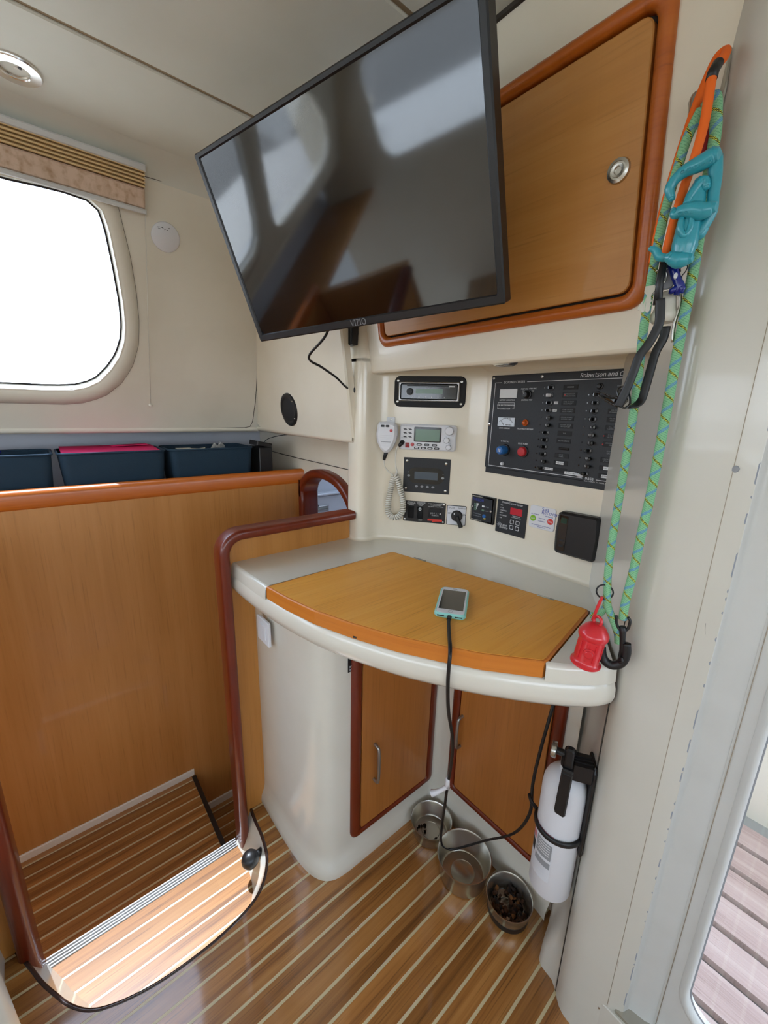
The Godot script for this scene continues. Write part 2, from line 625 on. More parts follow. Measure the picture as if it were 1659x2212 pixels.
func floors():
	var o = structure("floor", "teak planked saloon floor with pale inlaid strips")
	var big := V2([[-2.85, -1.213], [0.99, -1.213], [0.99, -0.34], [0.84, -0.25], [0.84, 2.25], [-2.85, 2.25]])
	var d := V2(D_CURVE)
	d.append(Vector2(0.416, -1.4))
	d.append(Vector2(-0.238, -1.4))
	var area := Geometry2D.clip_polygons(big, d)
	planked(o, area, 0.0, -0.885, -1.213, 2.25, 0.0535, 0.012)
	var st := new_st()
	for a in area:
		plate(st, a, Transform3D(Basis(Vector3(1, 0, 0), Vector3(0, 0, 1), Vector3(0, 1, 0)), Vector3.ZERO), -0.05, -0.012)
	obj("sole_board", st, M.dark_gap, o)
	# step let into the sole
	o = structure("stair_step", "sunlit half-round top step let into the floor before the stairwell")
	planked(o, [V2([[-0.30, -1.205], [0.46, -1.205], [0.46, -0.86], [-0.30, -0.86]])], -0.12, -1.155, -1.205, -0.86, 0.0545, 0.012)
	st = new_st()
	wbox(st, Vector3(-0.30, -0.16, -1.23), Vector3(0.46, -0.132, -0.86), 0.0)
	obj("tread_board", st, M.dark_gap, o)
	# its white riser, leaning out to the rim
	var top := []
	var low := []
	var pts := V2(D_CURVE)
	for i in pts.size():
		var t := (pts[mini(i + 1, pts.size() - 1)] - pts[maxi(i - 1, 0)]).normalized()
		var n := Vector2(t.y, -t.x)
		var c := Vector2(0.09, -1.1)
		if n.dot(c - pts[i]) < 0:
			n = -n
		top.append(Vector3(pts[i].x, -0.004, pts[i].y))
		var q := pts[i] + n * 0.052
		low.append(Vector3(q.x, -0.122, q.y))
	low[0] = Vector3(-0.186, -0.122, -1.22)
	low[low.size() - 1] = Vector3(0.353, -0.122, -1.22)
	st = new_st(true)
	loft(st, [top, low])
	obj("riser", st, M.gelcoat_white, o)
	st = new_st(true)
	var path := []
	for p in pts:
		path.append(Vector3(p.x, -0.003, p.y))
	tube(st, curve(path, 3), 0.0055, 8)
	obj("rim_trim", st, M.rim, o)
	# ribbed nosing along the inner edge
	for k in 4:
		st = new_st()
		wbox(st, Vector3(-0.192, -0.124, -1.239 + k * 0.0095), Vector3(0.358, -0.1165, -1.232 + k * 0.0095), 0.002)
		obj("nosing_rib", st, M.aluminium, o)
	st = new_st()
	wbox(st, Vector3(-0.192, -0.132, -1.243), Vector3(0.358, -0.122, -1.203), 0.001)
	obj("nosing", st, M.aluminium, o)
	st = new_st()
	wbox(st, Vector3(-0.19, -0.33, -1.24), Vector3(0.356, -0.13, -1.225), 0.0)
	obj("riser_board", st, M.veneer, o)
	# landing one step down
	o = structure("stair_landing", "dark planked stair landing below the half-round step")
	planked(o, [V2([[-0.95, -1.815], [0.35, -1.815], [0.35, -1.225], [-0.95, -1.225]])], -0.31, -1.788, -1.815, -1.225, 0.0537, 0.012)
	st = new_st()
	wbox(st, Vector3(-0.95, -0.36, -1.83), Vector3(0.352, -0.322, -1.22), 0.0)
	obj("tread_board", st, M.dark_gap, o)
	st = new_st()
	wbox(st, Vector3(0.345, -0.345, -1.808), Vector3(0.363, -0.306, -1.226), 0.004)
	obj("black_nosing", st, M.rubber, o, "black rubber edge strip")
	st = new_st()
	wbox(st, Vector3(0.345, -0.62, -1.82), Vector3(0.357, -0.345, -1.22), 0.0)
	obj("riser_board", st, M.veneer, o)
	# hull sole at the foot of the steps
	o = structure("hull_floor", "planked hull floor at the foot of the stairwell")
	planked(o, [V2([[0.357, -1.815], [2.3, -1.815], [2.3, -1.225], [0.357, -1.225]])], -0.565, -1.788, -1.815, -1.225, 0.0537, 0.012)
	st = new_st()
	wbox(st, Vector3(0.35, -0.62, -2.9), Vector3(2.4, -0.577, -1.2), 0.0)
	obj("sole_board", st, M.dark_gap, o)

# ---------------------------------------------------------------- stairwell, partitions, arch
func stairwell():
	var f1 := Transform3D(Basis(), Vector3(0, 0, -1.213))
	# panel between the stairs and the chart table, with a rounded mahogany edge
	var o = thing("stair_partition", "low wood panel with dark mahogany edge trim beside the chart table", "partition", Vector3(0.6, -0.6, -1.22))
	var st := new_st()
	var p := V2([[0.376, -0.6], [0.99, -0.6], [0.99, 0.9], [0.856, 0.96], [0.856, 1.07], [0.43, 1.07], [0.40, 1.06], [0.382, 1.04], [0.376, 1.01]])
	plate(st, p, f1, -0.022, 0.0)
	obj("panel", st, M.veneer_light, o)
	var path := [Vector3(0.376, -0.12, -1.205), Vector3(0.376, 0.4, -1.205), Vector3(0.376, 1.012, -1.205)]
	for k in range(1, 9):
		var a := PI - PI / 2 * k / 8.0
		path.append(Vector3(0.434 + 0.058 * cos(a), 1.014 + 0.058 * sin(a), -1.205))
	path.append(Vector3(0.6, 1.072, -1.205))
	path.append(Vector3(0.854, 1.072, -1.205))
	st = new_st(true)
	squarish(st, path, 0.016, 0.034, Vector3(0, 0, 1))
	obj("edge_trim", st, M.mahogany, o, "varnished mahogany edge trim")
	st = new_st(true)
	lathe(st, [[0.0, -0.029], [0.012, -0.0265], [0.021, -0.02], [0.0275, -0.009], [0.029, 0.0], [0.0275, 0.009], [0.021, 0.02], [0.012, 0.0265], [0.0, 0.029]], Transform3D(Basis(), Vector3(0.353, -0.035, -1.07)), 24)
	tube(st, [Vector3(0.353, -0.035, -1.07), Vector3(0.40, -0.033, -1.072)], 0.012, 10)
	var kb = single("round_bumper", st, M.rubber, "black rubber ball bumper at the foot of the stair partition", "bumper")
	# its counterpart left of the opening
	o = thing("stair_partition", "wood panel with mahogany edge left of the stairwell opening", "partition", Vector3(-0.5, -0.6, -1.22))
	st = new_st()
	plate(st, V2([[-1.0, -0.6], [-0.215, -0.6], [-0.215, 1.01], [-0.24, 1.06], [-0.27, 1.07], [-1.0, 1.07]]), f1, -0.022, 0.0)
	obj("panel", st, M.veneer_light, o)
	path = [Vector3(-0.213, -0.12, -1.205), Vector3(-0.213, 0.4, -1.205), Vector3(-0.213, 1.012, -1.205)]
	for k in range(1, 9):
		var a := PI / 2 * k / 8.0
		path.append(Vector3(-0.271 + 0.058 * cos(a), 1.014 + 0.058 * sin(a), -1.205))
	path.append(Vector3(-0.95, 1.072, -1.205))
	st = new_st(true)
	squarish(st, path, 0.021, 0.036, Vector3(0, 0, 1))
	obj("edge_trim", st, M.mahogany, o, "varnished mahogany edge trim")
	st = new_st()
	wbox(st, Vector3(-1.02, -0.7, -1.84), Vector3(-0.96, 1.1, -1.2), 0.0)
	var w = structure("wall_stairwell", "end wall of the stairwell")
	obj("panel", st, M.veneer, w)
	# long partition on the hull side of the stairs
	o = thing("hull_partition", "tall wood veneer partition with orange cherry top rail below the baskets", "partition", Vector3(0.0, -0.6, -1.83))
	st = new_st()
	wbox(st, Vector3(-1.0, -0.62, -1.842), Vector3(0.999, 1.10, -1.82), 0.0)
	obj("panel", st, M.veneer, o)
	st = new_st(true)
	squarish(st, [Vector3(-1.0, 1.12, -1.84), Vector3(0.0, 1.12, -1.84), Vector3(0.999, 1.118, -1.84)], 0.036, 0.028, Vector3(0, 0, 1))
	obj("top_rail", st, M.cherry, o, "varnished cherry rail")
	st = new_st()
	wbox(st, Vector3(-0.95, -0.312, -1.822), Vector3(0.36, -0.277, -1.812), 0.003)
	var b = structure("baseboard_landing", "white strip where the stair landing meets the partition")
	obj("strip", st, M.plastic_cream, b)
	st = new_st()
	wbox(st, Vector3(0.36, -0.567, -1.822), Vector3(1.0, -0.524, -1.812), 0.003)
	b = structure("baseboard_hull", "white strip at the foot of the partition in the hull")
	obj("strip", st, M.plastic_cream, b)
	# lower bulkhead with the arched opening
	var fb := Transform3D(Basis(Vector3(0, 0, 1), Vector3.UP, Vector3(-1, 0, 0)), Vector3(1.0, 0, 0))
	var arch := []
	for q in [[-1.80, -0.56], [-1.80, 0.98], [-1.80, 1.02], [-1.80, 1.05], [-1.785, 1.088], [-1.759, 1.115], [-1.72, 1.138], [-1.67, 1.152], [-1.60, 1.158], [-1.53, 1.150], [-1.483, 1.137], [-1.44, 1.115], [-1.39, 1.07], [-1.35, 1.0], [-1.335, 0.93], [-1.33, 0.88], [-1.33, 0.84], [-1.33, -0.56]]:
		arch.append(q)
	st = new_st()
	var hole := V2(arch)
	for c in Geometry2D.clip_polygons(V2([[-2.4, -0.6], [-1.20, -0.6], [-1.20, 1.40], [-2.4, 1.40]]), V2(arch + [[-1.33, -0.9], [-1.80, -0.9]])):
		plate(st, c, fb, -0.03, 0.0)
	w = structure("wall_bulkhead", "cream lower bulkhead round the arched hull opening")
	obj("panel", st, M.gelcoat, w)
	st = new_st(true)
	path = []
	for q in arch:
		path.append(Vector3(1.012, q[1], q[0]))
	squarish(st, curve(path, 3), 0.0215, 0.05, Vector3(1, 0, 0))
	single("arch_trim", st, M.mahogany, "dark mahogany arched door trim beside the partition rail", "door trim")
	# hull cabin seen through the arch
	w = structure("wall_hull", "pale grey hull side seen through the arch")
	st = new_st()
	wbox(st, Vector3(1.03, -0.6, -2.80), Vector3(2.4, 0.30, -2.75), 0.004)
	obj("lower_panel", st, M.hull_grey, w)
	st = new_st()
	wbox(st, Vector3(1.03, 0.312, -2.80), Vector3(2.4, 0.78, -2.74), 0.01)
	obj("locker_front", st, M.hull_grey, w)
	st = new_st()
	wbox(st, Vector3(1.03, 0.792, -2.86), Vector3(2.4, 1.42, -2.80), 0.006)
	obj("upper_panel", st, M.hull_grey, w)
	st = new_st()
	wbox(st, Vector3(1.03, 0.78, -2.80), Vector3(2.4, 0.8, -2.72), 0.006)
	obj("ledge", st, M.hull_grey, w)
	st = new_st()
	wbox(st, Vector3(2.36, -0.6, -2.8), Vector3(2.42, 1.42, -1.2), 0.0)
	wbox(st, Vector3(1.03, -0.6, -1.24), Vector3(2.42, 1.42, -1.2), 0.0)
	obj("cabin_sides", st, M.hull_grey, w)
	st = new_st()
	holed(st, V2([[1.0, -2.9], [2.42, -2.9], [2.42, -1.2], [1.0, -1.2]]), rrect(1.75, -2.2, 0.7, 0.8, 0.08), Transform3D(Basis(Vector3(1, 0, 0), Vector3(0, 0, 1), Vector3(0, 1, 0)), Vector3(0, 1.42, 0)), 0.0, 0.04)
	obj("deck_head", st, M.hull_grey, w)
	st = new_st()
	plate(st, rrect(1.75, -2.2, 0.7, 0.8, 0.08), Transform3D(Basis(Vector3(1, 0, 0), Vector3(0, 0, 1), Vector3(0, 1, 0)), Vector3(0, 1.42, 0)), 0.02, 0.026)
	w = structure("window_4", "clear deck hatch over the hull cabin")
	obj("pane", st, M.pane, w)
	var lt = thing("slide_bolt", "small metal slide bolt on grey locker seen through the arch", "bolt", Vector3(1.62, 0.68, -2.735))
	st = new_st()
	wbox(st, Vector3(1.36, 0.655, -2.742), Vector3(1.72, 0.70, -2.728), 0.004)
	obj("bolt_plate", st, M.aluminium, lt)
	st = new_st(true)
	tube(st, [Vector3(1.38, 0.68, -2.722), Vector3(1.70, 0.68, -2.722)], 0.009, 10)
	obj("bolt_bar", st, M.steel, lt)
	st = new_st(true)
	lathe(st, [[0.0, 0.03], [0.013, 0.028], [0.016, 0.02], [0.012, 0.0], [0.0, 0.0]], Transform3D(Basis(), Vector3(1.60, 0.71, -2.735)), 16)
	obj("knob", st, M.black, lt)

# a soft-cornered rectangular section swept along a path; half sizes a (across) and b (along dir)
func squarish(st, path: Array, a: float, b: float, dir: Vector3):
	var rows := []
	var n := path.size()
	for i in n:
		var t: Vector3 = (path[mini(i + 1, n - 1)] - path[maxi(i - 1, 0)]).normalized()
		var x := dir
		var y := t.cross(x).normalized()
		var row := []
		var r := minf(a, b) * 0.75
		for q in rrect(0, 0, 2 * a, 2 * b, r, 4):
			row.append(path[i] + y * q.x + x * q.y)
		rows.append(row)
	loft(st, rows, true)
	for e in [0, n - 1]:
		for k in range(1, rows[e].size() - 1):
			tri(st, rows[e][0], rows[e][k], rows[e][k + 1])

# ---------------------------------------------------------------- window side
func window_side():
	var right := [[0.013, 0.781], [0.115, 0.788], [0.181, 0.790], [0.221, 0.784], [0.247, 0.764], [0.263, 0.715], [0.28, 0.602], [0.293, 0.495], [0.296, 0.415], [0.29, 0.360], [0.273, 0.305], [0.244, 0.254], [0.204, 0.204], [0.161, 0.177], [0.117, 0.164], [0.042, 0.160], [-0.3, 0.160]]
	var left := [[-0.75, 0.162], [-0.82, 0.175], [-0.88, 0.215], [-0.91, 0.28], [-0.92, 0.45], [-0.91, 0.62], [-0.88, 0.72], [-0.82, 0.77], [-0.75, 0.781], [-0.3, 0.781]]
	var hole := V2(right + left)
	var second := V2([[-1.14, 0.75], [-1.14, 0.22], [-1.17, 0.15], [-1.24, 0.12], [-1.7, 0.10], [-2.2, 0.10], [-2.42, 0.14], [-2.5, 0.22], [-2.45, 0.34], [-2.2, 0.50], [-1.8, 0.66], [-1.5, 0.74], [-1.2, 0.78]])
	var w = structure("wall_window", "leaning cream liner wall round the saloon window")
	var st := new_st()
	holed(st, V2([[-1.03, 0.0], [0.885, 0.0], [0.885, 0.9], [-1.03, 0.9]]), hole, FW, -0.03, 0.0)
	obj("liner", st, M.liner, w)
	st = new_st()
	holed(st, V2([[-2.9, 0.0], [-1.03, 0.0], [-1.03, 0.9], [-2.9, 0.9]]), second, FW, -0.03, 0.0)
	obj("liner", st, M.liner, w)
	# rolled lower lip and recess behind the shelf
	st = new_st(true)
	loft(st, sweep_x(-2.9, 0.90, [[1.352, -2.024], [1.345, -2.022], [1.338, -2.024], [1.332, -2.035], [1.330, -2.06], [1.335, -2.12], [1.337, -2.36]]))
	obj("lip", st, M.liner, w)
	st = new_st()
	wbox(st, Vector3(-2.9, 0.95, -2.40), Vector3(1.06, 1.40, -2.34), 0.0)
	obj("recess_back", st, M.hull_grey, w)
	st = new_st()
	wbox(st, Vector3(-4.5, 1.36, -3.70), Vector3(1.06, 1.40, -2.06), 0.0)
	obj("side_deck", st, M.gelcoat, w)
	st = new_st()
	wbox(st, Vector3(-2.9, 1.03, -2.36), Vector3(1.0, 1.06, -1.842), 0.002)
	var sh = structure("shelf", "shelf behind the partition that carries the baskets")
	obj("board", st, M.veneer, sh)
	# seams of the liner panel
	var seams := [V2([[0.387, 0.888], [0.40, 0.8895], [0.56, 0.896]])]
	var o = structure("trim_1", "dark seam lines of the liner panel beside the window")
	for s in [[[0.36, 0.888], [0.46, 0.892], [0.62, 0.898]], [[0.60, 0.9], [0.72, 0.70], [0.797, 0.457], [0.817, 0.307], [0.826, 0.145], [0.825, 0.04], [0.815, 0.012], [0.79, 0.006], [0.3, 0.004], [-1.0, 0.004]]]:
		st = new_st(true)
		var pth := []
		for q in s:
			pth.append(FW * Vector3(q[0], q[1], 0.0))
		tube(st, pth, 0.0016, 6)
		obj("seam", st, M.dark_gap, o)
	# window frame: moulded surround, reveal, gasket, pane
	var g := [[0.29, 0.79], [0.300, 0.743], [0.320, 0.650], [0.334, 0.542], [0.340, 0.443], [0.336, 0.357], [0.314, 0.273], [0.276, 0.204], [0.219, 0.148], [0.157, 0.117], [0.091, 0.108], [0.003, 0.108], [-0.3, 0.108], [-0.78, 0.11], [-0.87, 0.13], [-0.94, 0.19], [-0.965, 0.28], [-0.97, 0.45], [-0.96, 0.64], [-0.93, 0.75], [-0.88, 0.80], [-0.82, 0.824], [-0.3, 0.83], [0.05, 0.832], [0.2, 0.83], [0.27, 0.815]]
	w = structure("window_1", "bright rounded saloon window with pale moulded surround")
	var go := resample(V2(g), 96)
	var hi := resample(hole, 96)
	var mid := PackedVector2Array()
	for i in 96:
		mid.append(go[i].lerp(hi[i], 0.75))
	st = new_st(true)
	ring(st, go, go, FW, 0.0, 0.004)
	ring(st, go, mid, FW, 0.004, 0.005)
	ring(st, mid, hi, FW, 0.005, -0.004)
	obj("surround", st, M.liner, w)
	st = new_st(true)
	ring(st, hi, inset(hi, 0.006), FW, -0.004, -0.03)
	obj("reveal", st, M.gelcoat_white, w)
	st = new_st(true)
	ring(st, inset(hi, 0.004), inset(hi, 0.011), FW, -0.028, -0.0285)
	obj("gasket", st, M.black, w)
	st = new_st(true)
	var gp := []
	for q in go:
		gp.append(FW * Vector3(q.x, q.y, 0.001))
	tube(st, gp, 0.0016, 6, true)
	obj("groove_line", st, M.dark_gap, w)
	st = new_st()
	plate(st, inset(hi, 0.0), FW, -0.034, -0.030)
	obj("pane", st, M.pane, w)
	w = structure("window_5", "tapering saloon window forward of the bright one")
	st = new_st()
	plate(st, second, FW, -0.03, -0.026)
	obj("pane", st, M.pane, w)
	# pleated blind drawn up
	o = thing("pleated_blind", "stained beige pleated blind drawn up over the saloon window", "blind", FW * Vector3(-0.3, 0.83, 0.01))
	st = new_st()
	box(st, FW * Transform3D(Basis(), Vector3(-0.30, 0.910, 0.022)), Vector3(1.33, 0.018, 0.034), 0.003)
	obj("head_rail", st, M.blind_rail, o)
	for k in 9:
		st = new_st()
		var y := 0.8985 - k * 0.0048
		box(st, FW * Transform3D(Basis(Vector3.RIGHT, 0.18 * (1 if k % 2 else -1)), Vector3(-0.30, y, 0.021)), Vector3(1.325 - 0.001 * (k % 3), 0.0042, 0.03), 0.0012)
		obj("pleat", st, M.blind_pleat, o)
	st = new_st()
	box(st, FW * Transform3D(Basis(), Vector3(-0.30, 0.829, 0.018)), Vector3(1.325, 0.054, 0.022), 0.004)
	obj("folded_cloth", st, M.blind_cloth, o)
	st = new_st()
	box(st, FW * Transform3D(Basis(), Vector3(-0.30, 0.795, 0.02)), Vector3(1.332, 0.014, 0.03), 0.003)
	obj("bottom_rail", st, M.blind_rail, o)
	st = new_st(true)
	tube(st, [FW * Vector3(0.364, 0.79, 0.02), FW * Vector3(0.370, 0.4, 0.006), FW * Vector3(0.374, 0.112, 0.006)], 0.0011, 6)
	obj("cord", st, M.cord_white, o)
	st = new_st(true)
	lathe(st, [[0.0, 0.012], [0.004, 0.011], [0.006, 0.006], [0.007, 0.0], [0.0, 0.0]], FW * Transform3D(Basis(), Vector3(0.374, 0.113, 0.0)), 14)
	obj("cord_anchor", st, M.plastic_cream, o)
	# white cover disc
	o = thing("cover_plate", "white round scuffed cover plate on the liner beside the blind", "cover", FW * Vector3(0.429, 0.7357, 0))
	st = new_st()
	lathe(st, [[0.0, 0.006], [0.04, 0.006], [0.0445, 0.0035], [0.0455, 0.0], [0.0, 0.0]], FW * Transform3D(Basis(), Vector3(0.429, 0.7357, 0.001)), 36)
	obj("disc", st, M.plastic_white, o)
	for k in 7:
		st = new_st(true)
		var a := FW * Vector3(0.398 + k * 0.006 + rng.randf() * 0.004, 0.757 + rng.randf() * 0.008, 0.0072)
		tube(st, [a, a + FW.basis * Vector3(0.006 * rng.randf() + 0.002, 0.008 * rng.randf() - 0.002, 0.0)], 0.0007, 5)
		obj("scuff", st, M.black, o)
	# upper bulkhead that carries the speaker
	w = structure("wall_speaker", "cream upper bulkhead with the round black speaker")
	var fs := Transform3D(Basis(Vector3(0, 0, 1), Vector3(-0.1445, 0.9895, 0), Vector3(-0.9895, -0.1445, 0)), Vector3(0.852, 1.35, 0))
	st = new_st()
	plate(st, V2([[-2.02, 0.02], [-1.98, 0.0], [-1.19, 0.0], [-1.19, 0.9], [-1.55, 0.9], [-1.72, 0.75], [-1.98, 0.09]]), fs, -0.03, 0.0, 0.006)
	obj("panel", st, M.gelcoat, w)
	st = new_st(true)
	var rows := []
	for z in [-2.05, -1.195]:
		var row := []
		for q in [[0.851, 1.356], [0.8515, 1.345], [0.856, 1.337], [0.868, 1.332], [0.90, 1.330], [1.02, 1.328]]:
			row.append(Vector3(q[0], q[1], z))
		rows.append(row)
	loft(st, rows)
	obj("lip", st, M.gelcoat, w)
	st = new_st()
	wbox(st, Vector3(0.86, 1.36, -2.4), Vector3(1.10, 1.40, -1.19), 0.0)
	obj("deck_head", st, M.gelcoat, w)
	st = new_st(true)
	tube(st, [Vector3(0.995, 1.215, -2.3), Vector3(0.995, 1.205, -1.9), Vector3(0.995, 1.20, -1.2)], 0.0016, 6)
	obj("seam", st, M.dark_gap, w)
	o = thing("speaker", "round black flush speaker on the cream bulkhead", "speaker", fs * Vector3(-1.64, 0.095, 0))
	var fsp := fs * Transform3D(Basis(), Vector3(-1.64, 0.095, 0.0))
	st = new_st()
	lathe(st, [[0.0, 0.004], [0.045, 0.004], [0.052, 0.007], [0.061, 0.008], [0.068, 0.006], [0.070, 0.0], [0.0, 0.0]], fsp, 40)
	obj("rim", st, M.black, o)
	st = new_st()
	lathe(st, [[0.0, 0.007], [0.03, 0.0075], [0.05, 0.005], [0.051, 0.002], [0.0, 0.002]], fsp, 40)
	obj("grille", st, M.black_matte, o)
	for a in [35, 145, 215, 325]:
		st = new_st()
		lathe(st, [[0.0, 0.0095], [0.003, 0.009], [0.0035, 0.007], [0.0, 0.007]], fsp * Transform3D(Basis(), Vector3(0.0615 * cos(deg_to_rad(a)), 0.0615 * sin(deg_to_rad(a)), 0)), 10)
		obj("screw", st, M.steel, o)
	baskets()

func sweep_x(x0: float, x1: float, prof: Array) -> Array:
	var rows := []
	for x in [x0, x1]:
		var row := []
		for q in prof:
			row.append(Vector3(x, q[0], q[1]))
		rows.append(row)
	return rows

func resample(p: PackedVector2Array, n: int) -> PackedVector2Array:
	# n points by angle round the middle, so that two outlines can be joined
	var c := Vector2(-0.31, 0.47)
	var out := PackedVector2Array()
	for i in n:
		var a := TAU * i / n
		# spread the rays over a wide shape
		var d := Vector2(cos(a) * 1.9, sin(a)).normalized()
		var best := 0.0
		for k in p.size():
			var hit = Geometry2D.segment_intersects_segment(c, c + d * 5.0, p[k], p[(k + 1) % p.size()])
			if hit != null:
				best = maxf(best, c.distance_to(hit))
		out.append(c + d * best)
	return out

func basket(x0: float, x1: float, label: String):
	var o = thing("fabric_basket", label, "basket", Vector3((x0 + x1) / 2, 1.06, -1.99), "blue fabric baskets on the shelf")
	var st := new_st(true)
	var rows := []
	for q in [[1.062, 0.020], [1.07, 0.014], [1.2, 0.004], [1.262, 0.0], [1.266, 0.0015], [1.262, 0.004], [1.08, 0.018]]:
		var row := []
		for v in rrect((x0 + x1) / 2, -1.985, x1 - x0 - 2 * q[1], 0.215 - 2 * q[1], 0.028, 5):
			row.append(Vector3(v.x, q[0], v.y))
		rows.append(row)
	loft(st, rows, true)
	obj("body", st, M.basket, o)
	st = new_st(true)
	var path := []
	for v in rrect((x0 + x1) / 2, -1.985, x1 - x0 + 0.002, 0.217, 0.029, 5):
		path.append(Vector3(v.x, 1.266, v.y))
	tube(st, path, 0.0045, 8, true)
	obj("rim", st, M.basket, o)
	st = new_st()
	wbox(st, Vector3(x0 + 0.022, 1.064, -2.07), Vector3(x1 - 0.022, 1.072, -1.90), 0.0)
	obj("base", st, M.basket, o)
	return o

func baskets():
	basket(-0.345, 0.022, "dark blue fabric basket at the left edge of the shelf")
	basket(0.040, 0.392, "dark blue fabric basket with a pink folder in it")
	basket(0.410, 0.768, "dark blue fabric basket beside the black case")
	var o = thing("folder", "bright pink folder lying on top of the middle basket", "folder", Vector3(0.217, 1.27, -1.99))
	var st := new_st()
	box(st, Transform3D(Basis(Vector3.RIGHT, 0.05), Vector3(0.214, 1.2705, -1.992)), Vector3(0.325, 0.004, 0.20), 0.001)
	obj("cover", st, M.pink, o)
	st = new_st()
	box(st, Transform3D(Basis(Vector3(0, 0, 1), 0.03), Vector3(0.29, 1.280, -2.05)), Vector3(0.13, 0.003, 0.05), 0.001)
	obj("flap", st, M.pink, o)
	st = new_st()
	plate(st, rrect(0.79 + 0.036, 1.165, 0.066, 0.20, 0.006), Transform3D(Basis(), Vector3(0, 0, -1.87)), -0.13, 0.0, 0.003)
	o = thing("black_case", "black plastic case standing beside the baskets", "case", Vector3(0.826, 1.06, -1.93))
	obj("body", st, M.black, o)
	st = new_st()
	box(st, Transform3D(Basis(Vector3(0, 0, 1), -0.22), Vector3(0.822, 1.278, -1.92)), Vector3(0.075, 0.022, 0.10), 0.004)
	obj("lid_flap", st, M.black, o)
	st = new_st(true)
	tube(st, curve([Vector3(0.84, 1.27, -1.95), Vector3(0.865, 1.30, -1.93), Vector3(0.90, 1.318, -1.88), Vector3(0.93, 1.327, -1.83)], 4), 0.002, 6)
	obj("strap", st, M.black, o)
	st = new_st()
	for k in 3:
		box(st, Transform3D(Basis(Vector3(0, 0, 1), 0.1 * k) * Basis(Vector3.UP, 0.5 * k), Vector3(0.49 + k * 0.02, 1.262 - k * 0.004, -1.97)), Vector3(0.06, 0.003, 0.08), 0.0005)
	single("paper_scraps", st, M.plastic_cream, "pale paper scraps in the basket beside the black case", "paper")
	st = new_st()
	plate(st, V2([[0.60, 1.22], [0.66, 1.215], [0.665, 1.272], [0.645, 1.29], [0.635, 1.268], [0.62, 1.286], [0.605, 1.262]]), Transform3D(Basis(), Vector3(0, 0, -1.96)), -0.02, 0.0, 0.004)
	single("plastic_bag", st, M.lens, "clear crumpled plastic bag sticking out of the basket", "bag")
	st = new_st(true)
	tube(st, [Vector3(-0.16, 1.20, -1.93), Vector3(-0.125, 1.283, -1.955)], 0.016, 12)
	single("blue_bottle", st, M.dark_blue, "blue bottle top showing in the leftmost basket", "bottle")

# ---------------------------------------------------------------- overhead lamp, locker, soffit
func locker_frame() -> Transform3D:   # local x = z, local y up the leaning face from y = 1.58
	return Transform3D(Basis(Vector3(0, 0, 1), Vector3(-0.16505, 0.98629, 0), Vector3(-0.98629, -0.16505, 0)), Vector3(0.8998, 1.58, 0))

